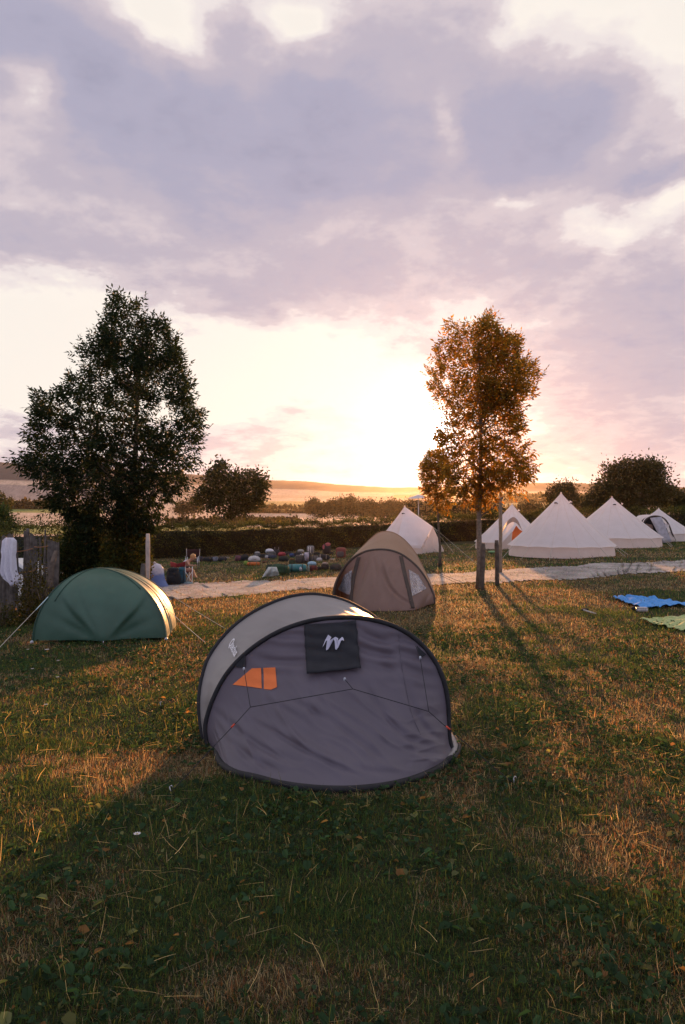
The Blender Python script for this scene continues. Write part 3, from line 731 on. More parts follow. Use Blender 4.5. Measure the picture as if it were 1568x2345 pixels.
# ===== grey pop-up tent in front
pop = empty('popup_tent', (-.1, 7.0, zf(-.1, 7.0)), 'big grey pop-up tent with black hoops and a black flap, nearest on the grass', 'tent')
arch_px = c5f([(196, 985), (165, 930), (150, 870), (142, 780), (158, 710), (190, 625), (255, 510), (370, 392), (515, 298), (680, 240), (850, 220), (1000, 230), (1130, 268), (1245, 340), (1335, 445), (1385, 560), (1406, 680), (1408, 800), (1412, 850), (1424, 900), (1430, 935)])
ZG = CZ - 2.27
arch = plane_pts(arch_px, 7.0, -.09, .2, ZG)
rim_px = c5f([(196, 985), (240, 1010), (300, 1042), (400, 1066), (560, 1106), (700, 1124), (870, 1130), (1040, 1116), (1200, 1082), (1300, 1045), (1380, 1000), (1430, 935)])
rim = np.array([tuple(G(*p)) for p in rim_px]); rim[:, 2] += .03
rim[0] = arch[0]; rim[-1] = arch[-1]; 
arch[0, 2] = zf(*arch[0, :2]) + .04; arch[-1, 2] = zf(*arch[-1, :2]) + .04; rim[0] = arch[0]; rim[-1] = arch[-1]
NT, NV = 220, 120
Ar = resample(arch, NT); Rm = resample(rim, NT)
P = np.zeros((NT, NV, 3)); nvec = np.array((0, -.85, .52)); nvec /= np.linalg.norm(nvec)
tt = np.linspace(0, 1, NT); vv = np.linspace(0, 1, NV)
for i in range(NT):
    for j in range(NV):
        t, v = tt[i], vv[j]
        q = Ar[i] * (1 - v) + Rm[i] * v
        e = math.sin(PI * t) ** .6 * math.sin(PI * v) ** .8
        x, z = q[0], q[2]
        b = -.15 * e
        # diagonal drag folds running down to the right from the left hoop
        u = (x * .50 + (z - ZG) * .86)      # across the folds
        l = (x * .86 - (z - ZG) * .50)
        env = sm(.18, .5, v) * sm(1.0, .86, v) * sm(.0, .12, t) * sm(1., .75, t)
        f = wr(u * 4.6 + .8 * wr(l * 1.3, u * 2, 3), l * .8, 1); rdg = max(0, 1 - abs(f) * 3.2) ** 2.2
        b += .042 * env * rdg * (.25 + 1.6 * abs(wr(l * 1.1, u * 2, 5)))
        b += .05 * env * wr(u * 2.2, l * .9, 17)
        b += .012 * env * max(0, 1 - 3 * abs(wr(u * 12 + 1.5 * wr(l * 2, u * 2), l * 2.0, 2))) ** 2
        # crumples at the right side
        env2 = sm(.55, .85, t) * sm(.12, .5, v) * sm(1, .9, v)
        vd = mnoise.voronoi(Vector((x * 3.4 + z, z * 4.6, 1.3)))[0]; b += env2 * (.035 * vd[0] + .022 * max(0, 1 - abs(wr(x * 2.2 + z * 2.4, z * 1.2 - x, 8)) * 4) ** 2)
        # short horizontal gathers beside the flap
        env3 = sm(.28, .36, t) * sm(.62, .5, t) * sm(.42, .2, v) * sm(0, .04, v)
        b += .014 * env3 * math.sin((z - ZG) * 62 + 2 * wr(x * 3, z * 5, 6))
        env4 = sm(.5, .58, t) * sm(.85, .72, t) * sm(.45, .2, v) * sm(0, .05, v)
        b += .018 * env4 * math.sin((z - ZG + .22 * x) * 52 + 2.4 * wr(x * 3, z * 4, 9))
        b += .012 * e * wr(x * 2.3, z * 2.6, 11)
        P[i, j] = q + nvec * b
P = creases(P, [(c5f(l), a) for l, a in (([(175, 690), (300, 800), (440, 900), (640, 985)], 1.), ([(360, 745), (560, 850), (760, 960), (990, 1060)], 1.2), ([(430, 640), (560, 700), (700, 790)], .6), ([(560, 640), (760, 735), (930, 860), (1090, 965)], 1.), ([(250, 850), (380, 950), (560, 1040)], .9), ([(950, 545), (1060, 700), (1170, 830), (1330, 905)], .9), ([(1180, 560), (1230, 700), (1290, 800), (1390, 880)], .8), ([(1060, 860), (1200, 910), (1400, 935)], .6), ([(1400, 720), (1300, 730), (1180, 700)], .5), ([(820, 960), (1000, 1020), (1180, 1030)], .5), ([(700, 590), (690, 680), (740, 760)], .5), ([(440, 400), (560, 405), (655, 395)], .5), ([(440, 440), (560, 455), (660, 440)], .5), ([(945, 300), (1060, 345), (1190, 400)], .5), ([(945, 370), (1050, 400), (1200, 470)], .6), ([(950, 440), (1060, 470), (1170, 540)], .5))], 6.5, .021, nvec)
mb = MB(); mb.grid(P, flip=False); front = mb.build('front_panel', M['grey_fabric'], pop)
bvF = bvh_of(front)
mb = MB(); mb.tube(Ar, .024, 8); h1 = mb.build('front_hoop', M['black_trim'], pop)
Rb = Rm.copy(); Rb[:, 2] -= .01; mb = MB(); mb.tube(Rb, .033, 8); mb.build('ground_rim', M['black_trim'], pop)
# rear hoop
rear_px = c5f([(196, 985), (150, 905), (122, 800), (110, 690), (124, 540), (155, 440), (205, 360), (300, 258), (450, 163), (600, 110), (700, 100), (780, 110), (850, 128), (950, 175), (1040, 235), (1120, 330), (1190, 450), (1230, 600), (1240, 760)])
rear = plane_pts(rear_px, 7.35, -.02, .62, ZG)
rear[0] = arch[0] + np.array((-.02, .12, 0)); Rr = resample(rear, NT)
mb = MB(); mb.tube(Rr, .025, 8); mb.build('rear_hoop', M['black_trim'], pop)
NS = 40; P = np.zeros((NT, NS, 3))
for i in range(NT):
    for j in range(NS):
        t, v = tt[i], j / (NS - 1); q = Ar[i] * (1 - v) + Rr[i] * v
        sg = -.05 * math.sin(PI * v) * math.sin(PI * t)
        sg += .012 * math.sin(PI * v) * (1 - 2 * abs(wr(t * 26, v * 1.2, 14))) + .01 * math.sin(PI * v) * wr(t * 9, v * 3, 15)
        cen = np.array((-.1, 7.4, ZG + .2)); nn = q - cen; nn /= np.linalg.norm(nn)
        P[i, j] = q + nn * sg
mb = MB(); mb.grid(P, flip=True); roof = mb.build('roof_panel', M['grey_roof'], pop); bvR = bvh_of(roof)
# back panel down to the ground behind the rear hoop
back = Rr.copy(); k = np.sin(PI * tt); back[:, 1] += 1.15 * k + .05; back[:, 2] = gz(back[:, 0], back[:, 1]) + .02
back[:, 0] = Rr[:, 0] * (1 - .1 * k)
P = np.zeros((NT, 40, 3))
for i in range(NT):
    for j in range(40):
        v = j / 39; q = Rr[i] * (1 - v) + back[i] * v; e = math.sin(PI * tt[i]) * math.sin(PI * v)
        P[i, j] = q + np.array((0, .6, .5)) * (.10 * e + .02 * e * wr(tt[i] * 9, v * 4, 21))
mb = MB(); mb.grid(P); mb.build('back_panel', M['grey_roof'], pop)
# lit flap of the groundsheet at the right corner
fl = [(1408, 828), (1440, 862), (1462, 905), (1458, 935), (1440, 962), (1400, 990)]
flp = [np.array(G(*p)) for p in c5f(fl)]; inn = [arch[-3] * .5 + arch[-1] * .5 + np.array((-.02, -.02 * 0, -.02 * i)) for i in range(6)]
Pf = np.zeros((6, 8, 3))
for i in range(6):
    for j in range(8):
        v = j / 7; o = np.array(flp[i]); o = o + np.array((0, 0, .03)); Pf[i, j] = inn[i] * (1 - v) + o * v + np.array((0, 0, .05 * math.sin(PI * v) + .02 * wr(i * 1.1, v * 3, 31)))
mb = MB(); mb.grid(Pf); mb.build('corner_skirt', M['grey_roof'], pop, thick=.004)
mb = MB(); mb.tube([tuple(p + np.array((0, 0, .03))) for p in flp], .022, 6); mb.build('skirt_binding', M['black_trim'], pop)
# black flap with its mark
flap = MB(); Pq = patch_on(bvF, c5f([(656, 258), (926, 238), (951, 494), (672, 524)]), 18, 18, .02)
for i in range(19):
    for j in range(19): Pq[i, j] += nvec * (.035 * (i / 18) ** 2 + .006 * math.sin(j * .9) * i / 18)
flap.grid(Pq); flo = flap.build('vent_flap', M['black_fabric'], pop, thick=.006); bvL = bvh_of(flo)
zig = [((x / 11.2 + 1150) / 1.59439, (y / 11.2 + 2280) / 1.59439) for x, y in ((325, 935), (430, 700), (540, 415), (670, 590), (605, 740), (700, 660), (830, 510), (950, 645), (920, 755), (1000, 680), (1105, 565), (1160, 630), (1185, 740), (1120, 715), (1060, 735), (1020, 810), (960, 940), (870, 1040), (825, 1000), (800, 760), (765, 680), (720, 730), (620, 920), (560, 1010), (490, 1060), (465, 1030), (505, 710), (450, 760), (380, 860))]
lg = MB(); lg.add([tuple(hit(bvL, *p, .022)) for p in zig], [tuple(range(len(zig)))]); lg.build('emblem', M['logo'], flo, smooth=False)
# orange patch printed on the front panel, in two halves
wn_ = MB()
q1 = c5f([(285, 571), (385, 486), (433, 483), (437, 592), (385, 583)]); q2 = c5f([(445, 483), (507, 481), (516, 584), (484, 598), (448, 594)])
for q in (q1, q2):
    a = np.array(q); c = a.mean(0); ring = []
    m_ = 30; per = resample(np.vstack([a, a[:1]]), 1 + m_) if False else np.concatenate([np.linspace(a[i], a[(i + 1) % len(a)], 6, endpoint=False) for i in range(len(a))])
    vs_ = []; fs_ = []; L_ = len(per)
    for r_ in range(6):
        for p in per:
            z = c + (p - c) * (1 - r_ / 5.0 * .999); vs_.append(tuple(hit(bvF, z[0], z[1], .006)))
    for r_ in range(5):
        for i in range(L_): fs_.append((r_ * L_ + i, r_ * L_ + (i + 1) % L_, (r_ + 1) * L_ + (i + 1) % L_, (r_ + 1) * L_ + i))
    wn_.add(vs_, fs_)
wn_.build('window', M['orange_fab'], pop)
# vertical seam on the left of the panel and on the right
for line in ([(1148, 292), (1156, 420), (1180, 560), (1215, 720), (1260, 830)],):
    pts = [hit(bvF, *p, .002) for p in [tuple(x) for x in resample(np.array(c5f(line)), 24)]]; sm_ = MB(); sm_.tube(pts, .003, 5); sm_.build('seam', M['grey_fabric'], pop)
# lettering on the roof panel
tx = bpy.data.curves.new('lettering', 'FONT'); tx.body = 'Quechua'; tx.size = 1.0; tx.resolution_u = 4; tx.shear = 0.0; tx.offset = .012
to = bpy.data.objects.new('lettering_src', tx); COL.objects.link(to)
bpy.context.view_layer.update()
me_t = to.to_mesh(); tv = np.array([tuple(v.co) for v in me_t.vertices]); tf = [tuple(p.vertices) for p in me_t.polygons]; to.to_mesh_clear()
bpy.data.objects.remove(to); bpy.data.curves.remove(tx)
tw = tv[:, 0].max(); o0 = np.array((270, 366.)); ex = np.array((.40, .915)); ey = np.array((.58, -.82))
lt = MB(); pxs = []
for v in tv:
    q = o0 + ex * (v[0] / tw * 72) + ey * (v[1] * 62); pxs.append(c5f([tuple(q)])[0])
lt.add([tuple(hit(bvR, *p, .02)) for p in pxs], tf); lt.build('lettering', M['white_print'], pop, smooth=False)
# guy lines with clips and red runners
def cordline(name, pts, r, m, parent, sag=0.0):
    P_ = []
    for a, b in zip(pts[:-1], pts[1:]):
        for k_ in range(9): 
            t_ = k_ / 9; q = Vector(a).lerp(Vector(b), t_); q.z -= sag * math.sin(PI * t_); P_.append(q)
    P_.append(Vector(pts[-1])); mb_ = MB(); mb_.tube(P_, r, 5); return mb_.build(name, m, parent)
def tie(px, py, off=.02):
    p = hit(bvF, *c5f([(px, py)])[0], .01); return p + (CAM - p).normalized() * off
J1 = tie(378, 690, .3); J2 = tie(1300, 710, .3); J0 = tie(907, 596, .2)
T1 = tie(345, 490, .1); T2 = tie(868, 545, .06); T3 = tie(1258, 432, .1); TL = tie(350, 425); TR = tie(1235, 372)
g1 = cordline('guy_line', [TL, T1, J1], .0035, M['cord_dark'], pop); cordline('guy_line', [TR, T3, J2], .0035, M['cord_dark'], pop)
cordline('guy_line', [T2, J0, J1], .0035, M['cord_dark'], pop); cordline('guy_line', [J0, J2], .0035, M['cord_dark'], pop)
pegL = G(388, 1822) + Vector((0, 0, .02)); pegR = G(1176, 1800) + Vector((0, 0, .02))
cordline('guy_line', [J1, J1.lerp(pegL, .5), pegL], .0035, M['cord_dark'], pop, .005); cordline('guy_line', [J2, J2.lerp(pegR, .5), pegR], .0035, M['cord_dark'], pop, .005)
for p in (T1, T2, T3):
    mb = MB(); mb.rbox(p, (.022, .016, .034), 4, 6); mb.build('clip', M['clip_plastic'], pop)
for a, b in ((J1, pegL), (J2, pegR)):
    c = a.lerp(b, .24); d = (b - a).normalized(); mb = MB(); mb.tube([c - d * .022, c + d * .022], .009, 6); mb.build('line_runner', M['red_plastic'], pop)
tb1 = c5f([(352, 408), (352, 482), (296, 478)])
for tb in (tb1, c5f([(1240, 372), (1290, 412), (1256, 440)])):
    mb = MB(); mb.add([tuple(hit(bvF, *p, .012)) for p in tb], [(0, 1, 2)]); mb.build('anchor_tab', M['black_fabric'], pop, smooth=False, thick=.004)
sp = Vector(Rr[int(.21 * NT)]); pegB = G(366, 1622) + Vector((0, 0, .02)); cordline('guy_line', [sp, pegB], .0035, M['cord_dark'], pop, .02)
for p in (pegL, pegR, pegB):
    mb = MB(); mb.tube([p + Vector((0, 0, .05)), p + Vector((.02, .05, -.12))], .004, 6); mb.tube([p + Vector((0, 0, .05)), p + Vector((.015, .0, .06)), p + Vector((.025, 0, .045))], .004, 6); mb.build('peg', M['metal'], pop)

# ===== beige dome behind it
def c3f(pts): return [((x / 2.4123 + 1200) / 1.5944, (y / 2.4123 + 1600) / 1.5944) for x, y in pts]
bei = empty('dome_tent', (1.3, 20.2, zf(1.3, 20.2)), 'brown beige dome tent with clear side windows between the grey pop-up and the path', 'tent')
ZB = zf(1.3, 20)
fa = plane_pts(c3f([(44, 1362), (50, 1325), (82, 1232), (150, 1122), (230, 1047), (320, 1002), (420, 984), (520, 987), (620, 1016), (720, 1082), (800, 1162), (860, 1252), (900, 1332), (924, 1400), (930, 1436)]), 20.6, -.35, .22, ZB)
fa[0, 2] = zf(*fa[0, :2]) + .12; fa[-1, 2] = zf(*fa[-1, :2]) + .03
br = np.array([tuple(G(*p)) for p in c3f([(44, 1375), (110, 1428), (180, 1464), (300, 1526), (500, 1531), (620, 1528), (740, 1521), (860, 1482), (930, 1446)])]); br[:, 2] += .02; br[0] = fa[0]; br[-1] = fa[-1]
n_ = 140; A_ = resample(fa, n_); B_ = resample(br, n_); P = np.zeros((n_, 70, 3))
nb = np.array((-.1, -.92, .38))
for i in range(n_):
    for j in range(70):
        t, v = i / (n_ - 1), j / 69; q = A_[i] * (1 - v) + B_[i] * v; e = math.sin(PI * t) ** .7 * math.sin(PI * v) ** .8
        b = .16 * e + .03 * e * wr(q[0] * 1.6, q[2] * .8, 41) + .09 * e * (1 - 2 * abs(wr(q[0] * 2.0 + q[2] * .5, q[2] * .7, 42))) + .04 * e * (1 - 2 * abs(wr(q[0] * 5 - q[2] * 2.2, q[2] * 1.4, 43)))
        P[i, j] = q + nb * b
cz = lambda pts: [((x / 2.387 + 1168) / 1.59439, (y / 2.387 + 1825) / 1.59439) for x, y in pts]
P = creases(P, [(cz(l), a) for l, a in (([(530, 520), (560, 640), (620, 770), (700, 850), (800, 910)], 1.3), ([(430, 480), (390, 640), (330, 800), (290, 920)], 1.0), ([(960, 800), (920, 880), (905, 950)], 1.), ([(470, 500), (490, 640), (480, 760)], .6), ([(640, 700), (690, 800), (770, 860)], .6))], 3.2, .05, nb)
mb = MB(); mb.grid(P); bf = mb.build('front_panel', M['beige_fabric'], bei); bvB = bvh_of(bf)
mb = MB(); mb.tube(A_, .04, 8); mb.build('front_hoop', M['beige_trim'], bei)
ra = plane_pts(c3f([(100, 1330), (150, 1200), (215, 1052), (300, 955), (370, 887), (440, 835), (500, 823), (560, 831), (620, 861), (700, 931), (760, 1010), (800, 1082), (850, 1182), (900, 1292), (930, 1380), (936, 1436)]), 22.0, -.35, .12, ZB)
ra[0, 2] = zf(*ra[0, :2]); ra[-1, 2] = zf(*ra[-1, :2]) + .02
C_ = resample(ra, n_); P = np.zeros((n_, 30, 3))
for i in range(n_):
    for j in range(30):
        t, v = i / (n_ - 1), j / 29; q = A_[i] * (1 - v) + C_[i] * v
        P[i, j] = q + np.array((0, 0, 1)) * (.05 * math.sin(PI * v) * math.sin(PI * t) + .035 * math.sin(PI * v) * wr(t * 8, v * 3, 51))
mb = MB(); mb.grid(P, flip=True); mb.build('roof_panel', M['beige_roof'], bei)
D_ = C_.copy(); kk = np.sin(PI * np.linspace(0, 1, n_)); D_[:, 1] += 1.3 * kk; D_[:, 2] = gz(D_[:, 0], D_[:, 1]) + .02
P = np.array([[C_[i] * (1 - v) + D_[i] * v + np.array((0, .3, .3)) * math.sin(PI * v) * kk[i] for v in np.linspace(0, 1, 14)] for i in range(n_)])
mb = MB(); mb.grid(P, flip=True); mb.build('back_panel', M['beige_roof'], bei)
mb = MB(); mb.tube(C_, .022, 6); mb.build('rear_seam', M['beige_roof'], bei)
for line in ([(266, 1048), (236, 1160), (215, 1260), (190, 1450)], [(634, 1040), (660, 1160), (690, 1290), (746, 1520)]):
    L_ = resample(np.array(c3f(line)), 24); wd = 4.2; Pb = np.array([[hit(bvB, x - wd, y, .012), hit(bvB, x + wd, y, .012)] for x, y in L_]); mb = MB(); mb.grid(Pb); mb.build('door_band', M['beige_trim'], bei, thick=.004)
pm, pnt, pout = new_mat('clear_window')
pg = N(pnt, 'ShaderNodeBsdfGlossy'); pg.inputs['Roughness'].default_value = .08; pg.inputs['Color'].default_value = (.85, .82, .86, 1)
pd = N(pnt, 'ShaderNodeBsdfDiffuse'); pd.inputs['Color'].default_value = (.13, .10, .10, 1)
ptc = N(pnt, 'ShaderNodeTexCoord'); pmp = N(pnt, 'ShaderNodeMapping'); pmp.inputs['Scale'].default_value = (16, 16, 2.5); pnz = N(pnt, 'ShaderNodeTexNoise'); pnz.inputs['Scale'].default_value = 1.6; pnz.inputs['Detail'].default_value = 5
pnt.links.new(ptc.outputs['Object'], pmp.inputs[0]); pnt.links.new(pmp.outputs[0], pnz.inputs['Vector'])
pb = N(pnt, 'ShaderNodeBump'); pb.inputs['Strength'].default_value = 1; pb.inputs['Distance'].default_value = .4; pnt.links.new(pnz.outputs['Fac'], pb.inputs['Height']); pnt.links.new(pb.outputs['Normal'], pg.inputs['Normal'])
pmx = N(pnt, 'ShaderNodeMixShader'); pmx.inputs[0].default_value = .62; pnt.links.new(pd.outputs[0], pmx.inputs[1]); pnt.links.new(pg.outputs[0], pmx.inputs[2]); pnt.links.new(pmx.outputs[0], pout.inputs['Surface']); M['clear'] = pm
for q in ([(140, 1208), (207, 1160), (194, 1384), (76, 1332)], [(700, 1158), (782, 1205), (856, 1325), (732, 1394)]):
    mb = MB(); Pw = patch_on(bvB, c3f(q), 22, 22, .014)
    for a in range(23):
        for b in range(23):
            Pw[a, b] += nb * .012 * abs(wr(b * .8, a * .22, 61))
    mb.grid(Pw); mb.build('window', M['clear'], bei)
for a, b in (((905, 1150), (1420, 1400)), ((880, 1120), (1440, 1360))):
    s0 = Vector(C_[int(.8 * n_)]); pe = G(*c3f([b])[0]); cordline('guy_line', [s0, pe], .006, M['cord_dark'], bei, .03)
s0 = Vector(A_[int(.02 * n_)]); cordline('guy_line', [Vector(A_[4]), G(*c3f([(20, 1395)])[0])], .006, M['red_plastic'], bei)

# ===== green dome by the fence
grn = empty('dome_tent', (-5.0, 15.3, zf(-5, 15.3)), 'dark green dome tent pegged beside the paling fence under the big ash', 'tent')
cA = G(74, 1474); cB = G(381, 1467); cC = at(404, 1441, 16.6); cC.z = zf(cC.x, cC.y); cD = Vector((cA.x + 1.1, cC.y + .5, 0)); cD.z = zf(cD.x, cD.y)
H_ = 1.42; peak = at(226, 1301, 15.45)
def pole(c, n=40, ex=.62, shift=Vector((0, 0, 0))):
    out = []
    for k in range(n):
        th = PI / 2 * k / (n - 1); a = math.cos(th); z = math.sin(th) ** .97
        g = Vector((peak.x, peak.y, 0)).lerp(Vector((c.x, c.y, 0)), a); zz = c.z + (peak.z - c.z) * z
        out.append(Vector((g.x, g.y, zz)))
    return out
def panel(c0, c1, nu, ins, seed, vpeg=False, folds=0.0):
    p0, p1 = pole(c0), pole(c1); P_ = np.zeros((40, nu, 3)); mid = (c0 + c1) / 2; outw = (mid - Vector((peak.x, peak.y, mid.z))).normalized()
    for k in range(40):
        for i in range(nu):
            w_ = i / (nu - 1); q = p0[k].lerp(p1[k], w_); h = k / 39; wid = (p0[k] - p1[k]).length
            o_ = ins * math.sin(PI * w_) * wid * (.4 + .6 * h) 
            if vpeg:   # drag folds run from the centre peg up to both sides
                dx = (w_ - .52); rr = math.hypot(dx * 2.4, h * 1.1) + 1e-3; an = math.atan2(h * 1.1, dx * 2.4)
                env = sm(.05, .3, rr) * sm(1.35, .5, rr); o_ += -.075 * sm(.03, .55, rr) * sm(1.5, .9, rr) * (sm(.47, .40, an) + sm(PI - .52, PI - .45, an)) - .03 * env * math.exp(-((an - (PI - .26)) / .05) ** 2) - .03 * env * math.exp(-((an - .22) / .05) ** 2) - .02 * env * math.exp(-((an - (PI - .75)) / .05) ** 2)
                o_ += .02 * env * math.exp(-((an - .52) / .05) ** 2) + .02 * env * math.exp(-((an - (PI - .6)) / .06) ** 2)
                o_ += .10 * math.exp(-(dx / .08) ** 2) * sm(.35, 0, h)
            o_ += .022 * math.sin(PI * w_) * (wr(w_ * 5, h * 4, seed) + .5 * wr(w_ * 12, h * 9, seed + 1)) 
            if folds: o_ += folds * math.sin(PI * w_) * (1 - 2 * abs(wr(w_ * 7, h * 1.2, seed + 2)))
            P_[k, i] = q + outw * o_ + Vector((0, 0, .05 * (k == 0)))
    return P_
pf = panel(cA, cB, 90, .10, 71, True); mb = MB(); mb.grid(pf); gf = mb.build('front_panel', M['green_fly'], grn)
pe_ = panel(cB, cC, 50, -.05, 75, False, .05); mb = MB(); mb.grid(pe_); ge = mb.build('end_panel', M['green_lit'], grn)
mb = MB(); mb.grid(panel(cC, cD, 40, .06, 78)); mb.build('back_panel', M['green_fly'], grn)
mb = MB(); mb.grid(panel(cD, cA, 40, -.03, 80)); mb.build('far_end_panel', M['green_fly'], grn)
for c in (cA, cB, cC, cD):
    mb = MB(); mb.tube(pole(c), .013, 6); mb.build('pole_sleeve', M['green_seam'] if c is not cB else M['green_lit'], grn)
for ci, k0 in ((8, 15), (85, 20)):
    mb = MB(); mb.tube([Vector(p) + Vector((0, -.010, .004)) for p in pf[k0:, ci]], .007, 5); mb.build('seam', M['green_seam'], grn)
pi_ = [Vector(p) for p in pe_[:, 17]]; mb = MB(); mb.tube(pi_[2:34], .012, 5); mb.build('zip_flap', M['black_trim'], grn)
lw0 = pole(cA)[17]; cordline('guy_line', [lw0, lw0.lerp(G(-20, 1505), .25)], .008, M['cord_blue'], grn); cordline('guy_line', [lw0, G(-20, 1502)], .005, M['cord_pale'], grn)
lw1 = Vector(pe_[16, 10]); cordline('guy_line', [lw1, G(476, 1477)], .005, M['cord_pale'], grn, .02)
lw2 = pole(cC)[18]; cordline('guy_line', [lw2, G(520, 1442)], .005, M['cord_pale'], grn, .02)
pg_ = Vector(pf[0, 47]); mb = MB(); mb.tube([pg_ + Vector((0, -.03, .01)), pg_ + Vector((0, -.04, -.12))], .008, 6); mb.build('peg', M['metal'], grn)
for c in (cA, cB):
    mb = MB(); mb.rbox((c.x, c.y - .03, c.z + .03), (.06, .06, .07), 3, 6, .2, 3); mb.build('corner_buckle', M['clip_plastic'], grn)

# ===== pointed canvas bell tents
def bell(px, Y, base_y, apex_y, half_px, wall_px, label, door=None, porch=None, sides=14, vents=(-.5, .5), seed=0, lines=()):
    s = F / Y; x = (px - CX) / s; z0 = zf(x, Y); r = half_px / s
    zap = CZ + (CY - apex_y) / s; zbase = CZ + (CY - base_y) / s
    root = empty('bell_tent', (x, Y, zbase), label, 'tent', 'pointed white bell tents')
    wh = wall_px / s; rng = random.Random(seed); n = sides * 8; rows = 30; P_ = np.zeros((n, rows, 3))
    for i in range(n):
        ph = 2 * PI * i / n; seg = (i % 8) / 8
        flat = math.cos(PI / sides) / math.cos((seg - .5) * 2 * PI / sides)
        for j in range(rows):
            t = j / (rows - 1); rad = r * (t ** 1.06) * (.25 * flat + .75) + .025
            z = zap + (zbase + wh - zap) * t - .05 * (zap - zbase) * math.sin(PI * t) * (.6 + .4 * math.cos(seg * 2 * PI)) * .5
            rad += .02 * t * wr(ph * 3, t * 2, seed)
            if j == rows - 1: z -= .03 * math.sin(PI * seg) * -1
            xx, yy, zz = rad * math.sin(ph), -rad * math.cos(ph), z
            P_[i, j] = (x + xx, Y + yy, zz)
    mb = MB(); mb.grid(P_, closed_u=True, flip=True); rf = mb.build('roof', M['canvas'], root)
    for i in range(0, n, 8):
        if math.cos(2 * PI * i / n) > -.15: mb = MB(); mb.tube([tuple(p) for p in P_[i, 1:]], .009, 4); mb.build('seam', M['canvas_wall'], root)
    W_ = np.zeros((n, 8, 3))
    for i in range(n):
        ph = 2 * PI * i / n
        for j in range(8):
            t = j / 7; rad = r * .955 * (1 + .025 * t) + .03 * t * wr(ph * 7, t * 2, seed + 3) + .02 * math.sin(PI * t) * wr(ph * 16, t * 3, seed + 4)
            W_[i, j] = (x + rad * math.sin(ph), Y - rad * math.cos(ph), zbase + wh * (1 - t) + .02 - .02 * t)
    mb = MB(); mb.grid(W_, closed_u=True, flip=True); mb.build('wall', M['canvas_wall'], root)
    mb = MB(); mb.lathe([(.0, zap + .07), (.03, zap + .06), (.045, zap), (.07, zap - .06), (.09, zap - .14)], (x, Y, 0), 12); mb.build('peak_cap', M['canvas_wall'], root)
    for a in vents:
        t = .2; rad = r * t ** 1.06 + .03; z = zap + (zbase + wh - zap) * t; c = Vector((x + rad * math.sin(a), Y - rad * math.cos(a), z)); mb = MB()
        side = Vector((math.cos(a), math.sin(a), 0)); outv = Vector((math.sin(a), -math.cos(a), .2)); arcp = []
        for k in range(9):
            b = PI * k / 8; arcp.append(c + side * (.11 * math.cos(b)) + outv * (.10 * math.sin(b)) + Vector((0, 0, .02 + .05 * math.sin(b))))
        top_ = c + Vector((-.03 * math.sin(a), .03 * math.cos(a), .17)); mb.add([top_] + arcp, [(0, k + 2, k + 1) for k in range(8)]); vo = mb.build('vent', M['canvas'], root)
        mb = MB(); mb.add([p - Vector((0, 0, .012)) for p in arcp], [tuple(range(9))]); mb.build('vent_mesh', M['beige_trim'], vo)
    for k in range(sides):
        a = 2 * PI * (k + .0) / sides
        if math.cos(a) < -.2: continue
        e0 = Vector((x + r * math.sin(a), Y - r * math.cos(a), zbase + wh - .01)); e1 = Vector((x + (r + .55) * math.sin(a), Y - (r + .55) * math.cos(a), 0)); e1.z = zf(e1.x, e1.y) + .01
        cordline('guy_line', [e0, e1], .011, M['cord_pale'], root)
    return root, Vector((x, Y, zbase)), r, zap
bell(1284.5, 37.2, 1272, 1130, 120, 23, 'biggest white pointed bell tent at the path, in front of the others', seed=1, vents=(-.75, .75))
bell(1401, 44.5, 1250, 1139, 109, 20, 'white bell tent directly behind the right slope of the biggest one', seed=2, vents=(-.1, 1.2))
bell(1508, 50.5, 1237, 1165, 76, 16, 'small white bell tent partly hidden by the white pop-up with a dark arch', seed=3, vents=())
bell(1172, 46, 1258, 1155, 85, 17, 'white bell tent half hidden behind the sunlit ash and the thin stake', seed=4, vents=(.9,))
t1, b1, r1, za1 = bell(926.5, 44.5, 1267, 1160, 68, 20, 'white bell tent with an upright door gable, between the beige dome and the hedge', seed=5, vents=(-.3,))
# its door gable, turned to the right
s = F / 44.5; yg = 44.5 - 1.3
gA = at(990.5, 1206, yg); gL = at(963, 1264, yg - .35); gR = at(1018, 1263, yg + .35)
gL.z = zf(gL.x, gL.y); gR.z = zf(gR.x, gR.y); ap = Vector((b1.x, b1.y, za1)); lo = at(906, 1252, yg - .6); rb = Vector((gR.x - .6, gR.y + 1.6, gR.z))
Pp = np.zeros((12, 12, 3))
for i in range(12):
    for j in range(12):
        u, v = i / 11, j / 11; a = ap.lerp(lo, u); b = gA.lerp(gL + Vector((-.02, 0, .32)), u); q = a.lerp(b, v); q.z -= .04 * math.sin(PI * v) * (1 - u); Pp[i, j] = q + Vector((0, -.03, 0))
mb = MB(); mb.grid(Pp); mb.build('porch_roof', M['canvas'], t1)
Pp = np.array([[(ap.lerp(gA, v)).lerp(rb.lerp(gR, v), u) for v in np.linspace(0, 1, 8)] for u in np.linspace(0, 1, 8)]); mb = MB(); mb.grid(Pp); mb.build('porch_roof', M['canvas'], t1)
for a_, b_ in ((gL, gL.lerp(gR, .5)), (gL.lerp(gR, .5), gR)):
    Pp = np.array([[Vector(a_.lerp(b_, u)).lerp(gA, v) + Vector((0, -.03 * math.sin(PI * u) + .03 * wr(u * 4, v * 2, 91), 0)) for v in np.linspace(0, .995, 10)] for u in np.linspace(0, 1, 10)]); mb = MB(); mb.grid(Pp); mb.build('door', M['canvas_wall'], t1)
cordline('guy_line', [gA, G(1092, 1292)], .006, M['cord_pale'], t1); cordline('guy_line', [gA, G(1040, 1268)], .006, M['cord_pale'], t1)
